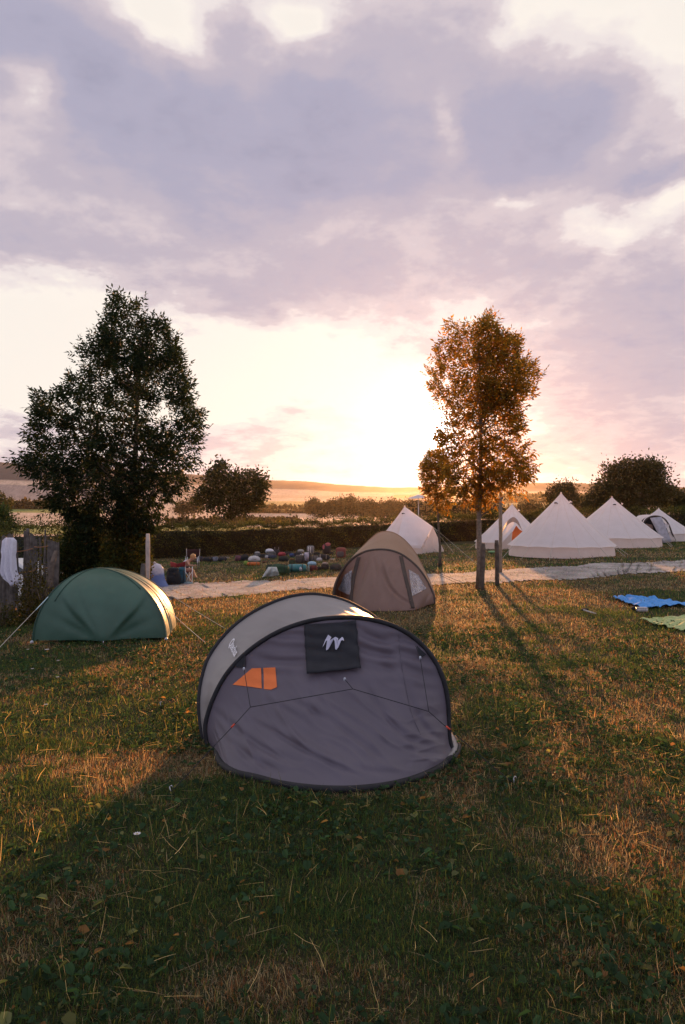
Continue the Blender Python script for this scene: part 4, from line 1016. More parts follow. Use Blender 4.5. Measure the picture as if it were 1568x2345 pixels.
# white pop-up with dark arch beside the small bell tent
def c4f(pts): return [((x / 2.4123 + 1850) / 1.5944, (y / 2.4123 + 1600) / 1.5944) for x, y in pts]
wp = empty('popup_tent', at(1490, 1232, 47), 'low white pop-up tent with a dark arched mouth beside the small bell tent', 'tent')
am = np.array([tuple(at(*p, 46.6)) for p in c4f([(1345, 905), (1290, 820), (1205, 752), (1222, 720), (1260, 695), (1320, 686), (1380, 704), (1425, 760), (1452, 830), (1485, 905)])])
arcW = resample(am[2:], 40); Pp = np.zeros((40, 10, 3)); endW = Vector(at(*c4f([(1140, 760)])[0], 49))
Lb = resample(np.array([tuple(at(*p, 49.)) for p in c4f([(1128, 800), (1128, 720), (1150, 686), (1200, 678), (1250, 684), (1290, 720), (1330, 780), (1400, 900)])]), 40)
for i in range(40):
    for j in range(10): v = j / 9; Pp[i, j] = arcW[i] * (1 - v) + Lb[i] * v + np.array((0, 0, .06 * math.sin(PI * v)))
mb = MB(); mb.grid(Pp); mb.build('canopy', M['canvas'], wp)
mb = MB(); mb.tube(arcW, .05, 6); mb.build('arch', M['beige_trim'], wp)
dk = MB(); inner = arcW.copy(); inner[:, 1] += .5; dk.add([tuple(p) for p in inner] + [tuple(at(*c4f([(1345, 905)])[0], 47.1))], [(i, i + 1, 40) for i in range(39)]); dk.build('inner_tent', M['black_fabric'], wp, smooth=False)
def strip(nm, q, Yd, m):
    P_ = np.zeros((8, 5, 3)); a = np.array(c4f(q))
    for i in range(8):
        for j in range(5):
            u, v = j / 4, i / 7; p = (a[0] * (1 - u) + a[1] * u) * (1 - v) + (a[3] * (1 - u) + a[2] * u) * v; P_[i, j] = at(p[0], p[1], Yd - .1 * v + .04 * math.sin(PI * u))
    mb_ = MB(); mb_.grid(P_); return mb_.build(nm, m, wp, thick=.02)
strip('door_panel', [(1262, 702), (1360, 690), (1455, 915), (1375, 922)], 46.55, mat('pale_grey_fabric', (.5, .48, .52), .7, trans=.2))
strip('mesh_side', [(1225, 752), (1280, 762), (1290, 796), (1215, 772)], 46.7, M['beige_fabric'])
strip('side_panel', [(1425, 820), (1455, 835), (1488, 905), (1440, 900)], 46.6, M['canvas_wall'])
strip('window', [(1392, 760), (1420, 748), (1430, 775), (1402, 795)], 46.6, M['canvas'])
# small pop-up with an orange mouth in front of the half hidden bell tent
def c6f(pts): return [((x / 2.4123 + 1850) / 1.5944, (y / 2.4123 + 1600) / 1.5944) for x, y in pts]
op = empty('popup_tent', at(1178, 1258, 41.5), 'small striped pop-up tent with an orange mouth, left of the biggest bell tent', 'tent')
a1 = resample(np.array([tuple(at(*p, 41.6)) for p in c6f([(-40, 800), (20, 715), (60, 694), (90, 715), (112, 755), (130, 800)])]), 24)
a2 = resample(np.array([tuple(at(*p, 40.6)) for p in c6f([(-60, 880), (0, 770), (60, 738), (85, 750), (120, 790), (150, 830)])]), 24)
a3 = resample(np.array([tuple(at(*p, 40.0)) for p in c6f([(-70, 950), (-40, 900), (60, 780), (80, 768), (110, 800), (150, 828)])]), 24)
for nm, u, v, m in (('roof_stripe', a1, a2, M['beige_fabric']), ('canopy', a2, a3, M['canvas'])):
    mb = MB(); mb.grid(np.array([[u[i] * (1 - t) + v[i] * t for t in np.linspace(0, 1, 5)] for i in range(24)])); mb.build(nm, m, op)
mo = c6f([(82, 770), (105, 800), (148, 828), (60, 912), (42, 905), (48, 830)]); mb = MB(); mb.add([tuple(at(*p, 40.3 + .15 * (k in (1, 2)))) for k, p in enumerate(mo)], [tuple(range(6))]); mb.build('mouth', M['orange_fab'], op, smooth=False, thick=.02)
bs = c6f([(-70, 950), (48, 820), (40, 905), (10, 965)]); mb = MB(); mb.add([tuple(at(*p, 40.1)) for p in bs], [(0, 1, 2, 3)]); mb.build('side_panel', M['canvas_wall'], op, smooth=False, thick=.02)
# ---------------------------------------------------------------- bushes, fence, posts
def bush(name, cen, rad, n, leaf, lw, base_col, label, seed, cat='bush', warm=.2, stems=5, group=None, pairs=False):
    rng = np.random.default_rng(seed); cx_, cy_ = cen[0], cen[1]; z0 = zf(cx_, cy_); root = empty(name, (cx_, cy_, z0), label, cat, group)
    mb = MB()
    for i in range(stems):
        a = 2 * PI * i / stems; mb.tube([(cx_ + .1 * rad[0] * math.cos(a), cy_ + .1 * rad[1] * math.sin(a), z0 - .03), (cx_ + .3 * rad[0] * math.cos(a), cy_ + .3 * rad[1] * math.sin(a), z0 + rad[2] * .5), (cx_ + .6 * rad[0] * math.cos(a), cy_ + .6 * rad[1] * math.sin(a), z0 + rad[2] * .9)], [.025, .018, .006], 5)
    mb.build('stem', M['bark'], root)
    d = nrm(rng.normal(0, 1, (n, 3))); d[:, 2] = np.abs(d[:, 2]); r = rng.random(n) ** .25
    lump = 1 + .16 * np.sin(5 * np.arctan2(d[:, 1], d[:, 0]) + seed) + .12 * np.sin(9 * d[:, 2] + seed * 2 + 4 * d[:, 0])
    P = np.array((cx_, cy_, z0)) + d * r[:, None] * lump[:, None] * np.array((rad[0], rad[1], rad[2])) + rng.normal(0, .03, (n, 3)); P[:, 2] = np.maximum(P[:, 2], gz(P[:, 0], P[:, 1]) + .01)
    D = nrm(d + rng.normal(0, .6, (n, 3)) + np.array((0, 0, .3))); L = rng.uniform(.6, 1.3, n) * leaf
    V = leaf_quads(P, D, L, L * lw / leaf, rng); c = colours(n, base_col, .35, rng, warm)
    np_mesh('foliage', V, qf(n), np.repeat(c, 4, 0), M['hedge_leaf'], root); return root
def px_bush(name, px, pybase, Y, wpx, hpx, n, leaf, lw, colr, label, seed, **kw):
    s = F / Y; return bush(name, ((px - CX) / s, Y), (wpx / 2 / s, wpx / 2.6 / s, hpx / s), n, leaf, lw, colr, label, seed, **kw)
px_bush('ivy_bush', 287, 0, 20.4, 118, 235, 16000, .09, .055, (.034, .044, .014), 'tall column of ivy round the foot of the big ash tree', 301, warm=.35)  # orange sunlight put into a share of the leaf colours
px_bush('shrub', 195, 0, 21.2, 150, 240, 22000, .09, .055, (.02, .034, .014), 'dense dark green shrub between the paling fence and the ivy column', 302, warm=.06)
px_bush('shrub', 243, 0, 19.6, 70, 120, 2600, .07, .04, (.03, .045, .014), 'low leafy shrub at the back of the green tent, beside the ivy column', 303, warm=.3)
px_bush('bramble', 74, 0, 17.9, 80, 135, 2600, .06, .035, (.05, .05, .018), 'straggly bramble lit orange in front of the paling fence', 304, warm=.5)  # brambles: orange light put into many of the leaf colours
px_bush('bramble', 105, 0, 17.6, 70, 90, 1300, .06, .035, (.045, .05, .018), 'small bramble between the orange bramble and the green tent', 305, warm=.5)
px_bush('bramble', 2, 0, 17.2, 90, 60, 1000, .06, .035, (.045, .05, .018), 'bramble cut off by the left edge below the white towel', 306, warm=.4)
px_bush('shrub', 120, 0, 22.5, 70, 175, 2600, .08, .045, (.024, .036, .014), 'narrow shrub right behind the end of the paling fence', 307, warm=.15)

fen = empty('paling_fence', (-8.2, 18.8, zf(-8.2, 18.8)), 'old fence of uneven grey palings with rusty wire at the left edge', 'fence')
rf_ = random.Random(9); sF = F / 18.8
def paling(px, topy, w, lean=0.0, Y=18.8, name='paling'):
    x = (px - CX) / F * Y; z0 = zf(x, Y) - .1; zt = CZ + (CY - topy) / F * Y; mb = MB(); n_ = 7
    prof = [(-w / 2, -w * .3), (w * .1, -w * .42), (w / 2, -w * .2), (w * .42, w * .3), (-w * .3, w * .36)]
    P_ = np.zeros((n_, 6, 3))
    for i in range(n_):
        t = i / (n_ - 1); wob = Vector((rf_.uniform(-.012, .012), rf_.uniform(-.012, .012), 0)); sc = 1 - .15 * t + rf_.uniform(-.08, .08)
        for j in range(6):
            a, b = prof[j % 5]; P_[i, j] = (x + lean * t * (zt - z0) + a * sc + wob.x, Y + b * sc + wob.y, z0 + (zt - z0) * t + (rf_.uniform(-.04, .04) if i == n_ - 1 else 0))
    mb.grid(P_, flip=True); mb.add([tuple(P_[-1, j]) for j in range(5)], [tuple(range(5))]); return mb.build(name, M['fence_wood'], fen, smooth=False)
for px, ty, w_, ln in [(-52, 1238, .1, 0), (-42, 1230, .12, .02), (-31, 1242, .09, 0), (-21, 1234, .11, 0), (-10, 1240, .1, .01), (1, 1236, .1, 0), (9, 1228, .12, 0), (18, 1226, .1, .01), (27, 1222, .11, 0), (33, 1240, .08, -.01), (57, 1217, .08, .0), (63, 1212, .1, 0), (70, 1222, .1, .01), (77, 1230, .1, 0), (84, 1236, .07, 0), (92, 1232, .07, 0), (99, 1214, .05, .02), (104, 1228, .05, 0), (114, 1239, .13, 0), (122, 1241, .14, 0), (129, 1243, .12, .01), (40, 1243, .045, .0)]:
    paling(px, ty, w_, ln)
for y0, y1, xa, xb in ((1263, 1256, 34, 74), (1252, 1250, 78, 110), (1312, 1305, 36, 82), (1302, 1298, 80, 115)):
    mb = MB(); pts = [at(xa + (xb - xa) * t, y0 + (y1 - y0) * t + 2.0 * math.sin(PI * t), 18.65) for t in np.linspace(0, 1, 9)]; mb.tube(pts, .012, 5); mb.build('wire', mat('rusty_wire_%d' % xa, (.3, .14, .07), .7), fen)
lg_ = MB(); lg_.tube([at(128, 1262, 18.2), at(117, 1300, 18.0), at(112, 1335, 17.9), at(104, 1372, 17.7)], [.05, .08, .09, .1], 8)
tag(lg_.build('leaning_log', M['post']), 'grey twisted log leaning against the end of the paling fence', 'log')
# towel over a paling
tw_ = MB(); n_, m_ = 30, 16; P = np.zeros((n_, m_, 3)); s = F / 18.4
for i in range(n_):
    t = i / (n_ - 1); yc_ = 1231 + (1342 - 1231) * t; wpx = np.interp(t, [0, .06, .3, .36, .7, .9, 1], [16, 32, 34, 30, 36, 36, 14]); xc_ = np.interp(t, [0, .3, .7, 1], [22, 20, 20, 31])
    for j in range(m_):
        u = j / (m_ - 1) - .5; q = at(xc_ + u * wpx, yc_ + 14 * (u < 0) * abs(u) * (t > .8) * -1, 18.45); P[i, j] = q + Vector((0, .05 * math.sin(u * 16 + t) * (.4 + t) - .08 * math.cos(u * 3), 0))
tw_.grid(P); tag(tw_.build('towel', mat('white_towel', (.78, .76, .84), .95, 20, .06, trans=.15, bump=.3, bscale=90), thick=.015), 'long white towel hung over the palings at the left edge', 'towel')
# white car behind the fence
def car(loc, rot, label):
    root = empty('parked_car', loc, label, 'car'); root.rotation_euler = (0, 0, 0)
    z = loc[2]; x0, y0 = loc[0], loc[1]
    side = [(-2.0, .35), (-2.05, .7), (-1.95, .9), (-1.1, .98), (-.55, 1.42), (.7, 1.45), (1.45, 1.0), (1.95, .92), (2.02, .6), (1.98, .32)]
    P_ = np.zeros((7, len(side), 3))
    for i, (yy, k) in enumerate(((-.8, .0), (-.78, .7), (-.6, 1), (0, 1.03), (.6, 1), (.78, .7), (.8, 0))):
        for j, (a, b) in enumerate(side):
            nar = 1 - .18 * max(0, b - .95) / .5; P_[i, j] = (x0 + a, y0 + yy * nar * 1.0, z + (.32 + (b - .32) * (1 if 0 < i < 6 else .96)))
    mb = MB(); mb.grid(P_, flip=True)
    for i in (0, 6): mb.add([tuple(p) for p in P_[i]], [tuple(range(len(side)))[::(-1 if i else 1)]])
    mb.build('body', M['white_paint'], root, smooth=False)
    dkm = mat('dark_glass', (.02, .025, .03), .1, spec=.6)
    for sgn in (-1, 1):
        for q in ([(-1.0, 1.0), (-.5, 1.36), (.05, 1.38), (.05, 1.0)], [(.12, 1.0), (.12, 1.38), (.65, 1.38), (1.25, 1.02)]):
            mb = MB(); mb.add([(x0 + a, y0 + sgn * (.80 - .16 * max(0, b - .95)), z + b) for a, b in q], [(0, 1, 2, 3)]); mb.build('window', dkm, root, smooth=False, thick=.01)
    for a in (-1.25, 1.3):
        for sgn in (-1, 1):
            mb = MB(); mb.lathe([(.02, -.11), (.3, -.11), (.32, -.05), (.32, .05), (.3, .11), (.02, .11)], (x0 + a, y0 + sgn * .76, z + .32), 20, 'y'); wt = mb.build('wheel', M['black_trim'], root)
            mb = MB(); mb.lathe([(.02, -.02), (.19, -.02), (.19, .02), (.02, .02)], (x0 + a, y0 + sgn * .875, z + .32), 16, 'y'); mb.build('rim', M['metal'], wt)
    for sgn in (-1, 1):
        mb = MB(); mb.rbox((x0 - 2.0, y0 + sgn * .6, z + .74), (.12, .3, .16), 4, 6); mb.build('headlight', M['clip_plastic'], root)
    return root
car((-11.3, 24.6, zf(-11.3, 24.6)), 0, 'white parked car glimpsed through the gap in the paling fence')

def round_post(name, px, Y, top, r, m, label, group=None, base=None, lean=0, seed=0):
    x = (px - CX) / F * Y; z0 = zf(x, Y) - .06; zt = CZ + (CY - top) / F * Y; rg = random.Random(seed); mb = MB(); pts = []; rs = []
    for i in range(9):
        t = i / 8; pts.append((x + lean * t + rg.uniform(-.006, .006), Y + rg.uniform(-.006, .006), z0 + (zt - z0) * t)); rs.append(r * (1 + rg.uniform(-.06, .06)) * (1 if i < 8 else .8))
    mb.tube(pts, rs, 10); return tag(mb.build(name, m), label, 'post', group)
round_post('wooden_post', 1102.5, 23.1, 1244, .085, M['post'], 'thick cut post standing hard against the trunk of the sunlit ash', lean=.05, seed=1)
round_post('wooden_post', 1138.5, 24.2, 1237, .075, M['post'], 'cut post right of the sunlit ash, apart from the trunk', lean=-.02, seed=2)
round_post('tree_stake', 1146, 28.5, 1128, .068, M['pole_wood'], 'tall pale stake rising behind the two cut posts into the ash crown', lean=.0, seed=3)
round_post('square_post', 338, 18.6, 1222, .055, mat('pale_post', (.46, .36, .31), .8, 7, .2, bump=.3), 'pale upright post beside the ivy column, catching the light', seed=4)
round_post('wooden_post', 328, 18.2, 1291, .07, M['fence_wood'], 'short dark stump post left of the pale post', seed=5)
round_post('wooden_post', 453, 51, 1240, .12, M['post'], 'grey post at the gap between the two blocks of hedge', seed=6)

# ---------------------------------------------------------------- luggage on the grass
def kd(cx, cy): return ((cx / 3.92 + 900) / 1.59439, (cy / 3.92 + 1950) / 1.59439)
def ke(cx, cy): return ((cx / 1.96 + 500) / 1.59439, (cy / 1.96 + 1900) / 1.59439)
PXM = 3.92 * 1.59439
FAB = {}
def fab(c, rough=.75):
    c = tuple(v * (.8 if max(c) > .25 else .72) for v in c)
    k_ = tuple(round(v, 3) for v in c)
    if k_ not in FAB: FAB[k_] = mat('bag_fabric_%d' % len(FAB), c, rough, 9, .2, bump=.2, bscale=30)
    return FAB[k_]
BLK = (.02, .021, .024); STRAP = fab((.03, .03, .033))
def spot(cx, cyb, f=kd):
    p = G(*f(cx, cyb)); return p, F / p.y * PXM * (1 if f is kd else .5)
LUG = 'bags and bedding left on the grass'
def duffel(cx, cyb, w, h, colr, label, f=kd, seed=0, rot=0.0, accent=None, depth=.9):
    p, s = spot(cx, cyb, f); W, H = w / s, h / s; D = H * depth; p = p + Vector((0, D / 2, 0)); r = empty('duffel_bag', p, label, 'bag', LUG); c = p + Vector((0, 0, H / 2))
    mb = MB(); mb.rbox(c, (W, D, H), 2.9, 14, .2, seed, rot, .1); mb.build('body', fab(colr), r)
    for t in (-.24, .24):
        a = Vector((math.cos(rot), math.sin(rot), 0)); mb = MB(); q = c + a * (t * W); mb.tube([q + Vector((0, math.cos(b) * D * .51, math.sin(b) * H * .51)) for b in np.linspace(-.6, PI + .6, 14)], .02, 5, flat=.4); mb.build('strap', STRAP if accent is None else fab(accent), r)
    mb = MB(); a = Vector((math.cos(rot), math.sin(rot), 0)); mb.tube([c + a * (t * W * .42) + Vector((0, -.05 * D, H * .5 * (1 - abs(t) ** 3 * .35))) for t in np.linspace(-1, 1, 9)], .012, 5); mb.build('zip', fab(BLK), r); return r
def suitcase(cx, cyb, w, h, colr, label, f=kd, seed=0, rot=0.0, handle=0.0, trim=None, depth=.55):
    p, s = spot(cx, cyb, f); W, H = w / s, h / s; D = W * depth; p = p + Vector((0, D / 2, 0)); r = empty('suitcase', p, label, 'suitcase', LUG); c = p + Vector((0, 0, H / 2 + .03))
    mb = MB(); mb.rbox(c, (W, D, H - .04), 6, 14, .03, seed, rot); mb.build('body', fab(colr, .6), r)
    ca, sa = math.cos(rot), math.sin(rot)
    def L(x, y, z): return (c.x + x * ca - y * sa, c.y + x * sa + y * ca, c.z + z)
    mb = MB(); mb.rbox(L(0, -D * .5, -H * .12), (W * .72, .07, H * .5), 5, 8, .03, seed, rot); mb.build('pocket', fab(trim or [v * .8 for v in colr]), r)
    mb = MB(); mb.tube([L(-.09, 0, H / 2 - .02), L(-.09, 0, H / 2 + .035), L(.09, 0, H / 2 + .035), L(.09, 0, H / 2 - .02)], .013, 6); mb.build('handle', fab(BLK), r)
    if handle:
        hh = handle / s
        for x in (-.12, .12): mb = MB(); mb.tube([L(x, .02, H * .1 if handle < 0 else H * .45), L(x, .02, H / 2 + abs(hh))], .012, 6); mb.build('handle_bar', M['metal'], r)
        mb = MB(); mb.tube([L(-.15, .02, H / 2 + abs(hh)), L(.15, .02, H / 2 + abs(hh))], .018, 6); mb.build('grip', fab(BLK), r)
    for x in (-W * .38, W * .38): mb = MB(); q = L(x, 0, -H / 2 + .0); mb.lathe([(.005, -.015), (.035, -.012), (.035, .012), (.005, .015)], q, 10, 'x'); mb.build('wheel', fab(BLK), r)
    return r
def backpack(cx, cyb, w, h, colr, label, f=kd, seed=0, rot=0.0, lid=None, depth=.6, tilt=0):
    p, s = spot(cx, cyb, f); W, H = w / s, h / s; D = min(W, H) * depth; p = p + Vector((0, D / 2, 0)); r = empty('backpack', p, label, 'backpack', LUG); c = p + Vector((0, 0, H / 2))
    mb = MB(); mb.rbox(c - Vector((0, 0, H * .06)), (W, D, H * .88), 3.4, 14, .17, seed, rot, .1); mb.build('body', fab(colr), r)
    mb = MB(); mb.rbox(c + Vector((tilt, 0, H * .36)), (W * .8, D * .85, H * .3), 2.8, 10, .12, seed + 2, rot); mb.build('lid', fab(lid or [v * .8 for v in colr]), r)
    mb = MB(); mb.rbox(c + Vector((-.02, -D * .48, -H * .16)), (W * .6, D * .3, H * .42), 3, 8, .08, seed + 3, rot); mb.build('pocket', fab([v * 1.15 for v in colr]), r)
    for t in (-.3, .3): mb = MB(); mb.tube([c + Vector((t * W, -D * .35, H * .33)), c + Vector((t * W * 1.05, -D * .56, H * .05)), c + Vector((t * W, -D * .5, -H * .35))], .016, 5, flat=.5); mb.build('strap', STRAP, r)
    return r
def soft(name, cat, cx, cyb, w, h, colr, label, f=kd, seed=0, rot=0.0, p_=2.4, depth=.8, lift=0.0, lump=.14, rough=.8, accent=None, dy=0.0):
    """a soft thing of one piece with a seam or drawcord: pillow, sack, folded cover"""
    p, s = spot(cx, cyb, f); W, H = w / s, h / s; D = W * depth; p = p + Vector((0, D / 2 + dy, lift / s)); r = empty(name, p, label, cat, LUG)
    mb = MB(); mb.rbox(p + Vector((0, 0, H / 2)), (W, D, H), p_, 12, lump, seed, rot, .08); mb.build('body', fab(colr, rough), r)
    mb = MB(); mb.tube([p + Vector((math.cos(a) * W * .47, math.sin(a) * D * .47, H * .5)) for a in np.linspace(0, 2 * PI, 20)], .012, 5); mb.build('seam', fab(accent or [v * .7 for v in colr]), r); return r
def roll(cx, cyb, w, h, colr, label, f=kd, seed=0, rot=0.0, strap=BLK):
    p, s = spot(cx, cyb, f); W, H = w / s, h / s; R_ = H / 2; p = p + Vector((0, R_, 0)); r = empty('bedding_roll', p, label, 'bedding roll', LUG); c = p + Vector((0, 0, R_)); ca, sa = math.cos(rot), math.sin(rot)
    mb = MB(); pts = []; rs = []
    for t in np.linspace(-1, 1, 22): pts.append(c + Vector((ca * t * W / 2, sa * t * W / 2, 0))); rs.append(R_ * (1 - abs(t) ** 9 * .35) * (1 + .04 * wr(t * 4, seed)))
    mb.tube(pts, rs, 18); bd = mb.build('body', fab(colr, .55), r)
    for t in (-.55, .55): q = c + Vector((ca * t * W / 2, sa * t * W / 2, 0)); mb = MB(); d_ = Vector((ca, sa, 0)); mb.tube([q - d_ * .02, q + d_ * .02], R_ * 1.04, 18); mb.build('strap', fab(strap), r)
    return r, c, R_, bd
def bottle(cx, cyb, h, colr, label, f=kd, cap=(.1, .3, .5), lie=False):
    p, s = spot(cx, cyb, f); H = h / s; r = empty('bottle', p, label, 'bottle'); R_ = H * .16
    mb = MB(); mb.lathe([(R_ * .8, 0), (R_, H * .04), (R_, H * .55), (R_ * .9, H * .68), (R_ * .4, H * .84), (R_ * .36, H * .9)], p, 14); mb.build('body', fab(colr, .2), r)
    mb = MB(); mb.lathe([(R_ * .42, H * .89), (R_ * .42, H), (R_ * .2, H)], p, 12); mb.build('cap', fab(cap, .4), r); return r
def drape(name, quad, label, colr, f=kd, Y=None, seed=0, cat='towel', thick=.012):
    q = np.array([f(*p) for p in quad]); n_ = 16; P_ = np.zeros((n_, n_, 3))
    for i in range(n_):
        for j in range(n_):
            u, v = j / (n_ - 1), i / (n_ - 1); px, py = (q[0] * (1 - u) + q[1] * u) * (1 - v) + (q[3] * (1 - u) + q[2] * u) * v
            P_[i, j] = at(px + 1.0 * wr(u * 3, v * 3, seed), py, Y + .05 * math.sin(u * 13 + v * 2 + seed) - .1 * math.sin(PI * v) + .06 * wr(u * 3, v * 3, seed + 1))
    mb = MB(); mb.grid(P_); return tag(mb.build(name, fab(colr, .95), thick=thick), label, cat)
GRY = (.36, .34, .36)
# front group
roll(95, 455, 180, 52, (.62, .15, .03), 'orange rolled mat lying in front of the pale round bag', seed=1)
soft('round_bag', 'bag', 92, 412, 176, 92, (.5, .47, .46), 'pale domed bag with a dark front behind the orange roll', seed=2, accent=BLK, dy=.25)
soft('stuff_sack', 'bag', -15, 448, 70, 62, (.22, .3, .05), 'small lime green bag at the left end of the orange roll', seed=3)
roll(720, 545, 270, 112, (.03, .22, .24), 'thick teal rolled tent with a small white triangle', seed=4, rot=.05)

duffel(470, 585, 290, 150, (.035, .085, .04), 'long slumped dark green tent bag left of the teal roll', seed=5, rot=-.12, depth=.8)
duffel(330, 540, 110, 100, (.02, .05, .03), 'dark green bag end behind the white towel', seed=6, depth=.7)
drape('towel', [(310, 470), (430, 470), (468, 590), (215, 622)], 'white towel thrown over the left end of the green tent bag', (.52, .55, .52), Y=G(*kd(340, 622)).y - .1, seed=7)
backpack(650, 445, 90, 95, (.05, .07, .03), 'small green and orange rucksack behind the teal roll', seed=8, lid=(.2, .09, .02))
suitcase(760, 438, 125, 135, (.085, .082, .078), 'dark grey suitcase front left of the one with a towel', seed=9)
suitcase(872, 438, 120, 170, (.05, .046, .046), 'dark grey suitcase with a white towel hung on it', seed=10)
drape('towel', [(832, 262), (890, 262), (886, 388), (836, 380)], 'white towel hung on the dark grey suitcase', (.58, .54, .62), Y=G(*kd(872, 438)).y - .02, seed=11)
soft('cap', 'hat', 792, 322, 60, 40, (.5, .48, .47), 'white cap lying on the dark grey suitcase, left of the towel', seed=12, lift=0, p_=2.2)
soft('pillow', 'pillow', 932, 508, 130, 62, (.28, .45, .56), 'light blue pillow on top of the red bag', seed=13, lift=52, lump=.06, dy=.05)
duffel(950, 530, 120, 80, (.17, .035, .03), 'dull red bag under the light blue pillow', seed=14, accent=BLK)
bottle(886, 536, 100, (.25, .35, .32), 'clear drinking bottle standing between the teal roll and the red bag')
duffel(1042, 515, 80, 46, BLK, 'small flat black bag between the red bag and the round brown bag', seed=15)
backpack(1122, 515, 112, 108, (.05, .035, .028), 'round brown rucksack with a pale top right of the small black bag', seed=16, lid=(.4, .32, .28))
duffel(1278, 525, 170, 92, (.045, .043, .04), 'dark slumped tent bag nearest to the beige dome tent', seed=17, rot=-.1)
soft('shoe', 'shoe', 258, 418, 74, 36, (.14, .06, .035), 'brown shoe lying on the grass right of the orange roll', seed=18)
soft('shoe', 'shoe', 378, 396, 78, 22, (.16, .075, .045), 'flat brown sandal lying beyond the brown shoe', seed=19)
soft('helmet', 'helmet', 1040, 396, 84, 58, (.46, .42, .42), 'small pale dome shaped helmet below the long dark bags', seed=20, lump=.04)
# middle group
duffel(525, 398, 145, 80, (.022, .03, .028), 'black duffel in front of the red sleeping bag', seed=21)
soft('sleeping_bag', 'sleeping bag', 500, 330, 120, 66, (.3, .03, .045), 'crimson sleeping bag slumped over the black duffel', seed=22, lift=6, rot=-.4, lump=.2)
suitcase(428, 320, 85, 95, (.035, .033, .034), 'dark suitcase with its pull-out handle raised behind the crimson sleeping bag', seed=23, handle=34)
soft('pillow', 'pillow', 322, 292, 126, 70, (.62, .6, .64), 'white pillow heaped on the speckled grey rucksack', seed=24, lift=10, p_=2.2, dy=.1)
backpack(345, 330, 150, 85, (.11, .11, .105), 'speckled grey rucksack under the white pillow', seed=25, lid=(.2, .2, .19))
duffel(365, 352, 120, 52, (.035, .06, .13), 'navy blue bag in front of the speckled grey rucksack', seed=26)
soft('towel_bundle', 'towel', 285, 352, 56, 46, (.45, .45, .46), 'crumpled grey cloth at the left of the navy blue bag', seed=27)
backpack(148, 335, 90, 82, (.13, .135, .14), 'grey and white rucksack alone above the pale domed bag', seed=28, lid=(.42, .42, .42))
duffel(225, 345, 90, 56, BLK, 'black bag between the two grey rucksacks', seed=29)
soft('round_bag', 'bag', 646, 332, 72, 56, (.04, .07, .2), 'round royal blue bag standing alone in the middle of the row', seed=30)
duffel(590, 300, 110, 46, (.035, .035, .035), 'long dark bag behind the royal blue bag', seed=31)
duffel(735, 322, 120, 62, (.035, .03, .028), 'dark bag under the pale folded cover', seed=32)
soft('folded_cover', 'cover', 772, 270, 90, 46, (.4, .38, .36), 'pale folded cover lying on the dark bag by the hedge', seed=33, lift=6, rot=.3)
suitcase(913, 300, 105, 130, (.27, .24, .23), 'silver grey hard suitcase with two white bars facing the camera', seed=34)
sc_ = bpy.data.objects['suitcase.003']
for k_, (qx) in enumerate((884, 912)):
    p, s = spot(913, 300); mb = MB(); a = at(*kd(qx, 182), p.y - .04); b = at(*kd(qx, 276), p.y - .04); mb.tube([a, b], .016, 6); mb.build('handle_bar', M['white_paint'], sc_)
suitcase(1145, 300, 115, 150, (.045, .035, .034), 'tall dark suitcase with a pink jacket on it, near the hedge', seed=35)
soft('jacket', 'jacket', 1160, 176, 74, 50, (.42, .11, .12), 'pink jacket bundled on top of the tall dark suitcase', seed=36, p_=2, dy=3.2, lift=0) if False else None
p_, s_ = spot(1145, 300); mb = MB(); mb.rbox(at(*kd(1162, 152), p_.y + .1), (80 / s_, .25, 52 / s_), 2.2, 10, .25, 37)
jk = empty('jacket', at(*kd(1162, 172), p_.y + .1), 'pink jacket bundled on top of the tall dark suitcase', 'jacket', None); mb.build('body', fab((.42, .11, .12)), jk)
mb = MB(); mb.rbox(at(*kd(1100, 184), p_.y - .06), (30 / s_, .08, 66 / s_), 2.2, 8, .2, 38); mb.build('sleeve', fab((.45, .13, .15)), jk)
duffel(1215, 300, 60, 40, (.025, .022, .022), 'small black bag at the foot of the tall dark suitcase', seed=39)
suitcase(1350, 355, 142, 158, (.24, .055, .045), 'big red suitcase with a grey face, rightmost of the luggage', seed=40, trim=(.13, .1, .095), rot=-.25)
duffel(980, 388, 100, 80, (.13, .12, .12), 'grey slumped bag right of the suitcase with the towel', seed=41, rot=.4)
duffel(1095, 378, 180, 86, (.035, .028, .026), 'long dark duffel with a pale strap left of the big red suitcase', seed=42, accent=(.4, .33, .3))
duffel(1005, 300, 90, 40, (.03, .028, .027), 'flat black bag behind the long dark duffel', seed=43)
soft('paper_sheet', 'paper', 1230, 366, 82, 12, (.5, .44, .4), 'flat pale sheet on the ground left of the big red suitcase', seed=44, p_=5, lump=.02)
# left row along the hedge (second crop)
for i, (cx, cyb, w_, h_, c_, lb) in enumerate([(448, 296, 60, 38, (.03, .035, .05), 'dark blue bag at the near end of the row behind the seated person'), (503, 298, 70, 36, BLK, 'plain black bag, second in the row behind the seated person'), (552, 296, 56, 36, (.2, .21, .25), 'grey and black bag in the row by the hedge'), (608, 294, 60, 34, (.028, .03, .04), 'black bag with a bluish top at the far end of the row by the hedge'), (728, 292, 62, 40, (.17, .06, .08), 'red and blue patterned bag left of the black sack'), (768, 292, 50, 48, BLK, 'upright black sack left of the grey and white rucksack'), (640, 272, 40, 10, (.3, .28, .27), 'flat pale bag lying by the hedge past the row of dark bags')]):
    duffel(cx, cyb, w_, h_, c_, lb, f=ke, seed=60 + i, depth=1.0)

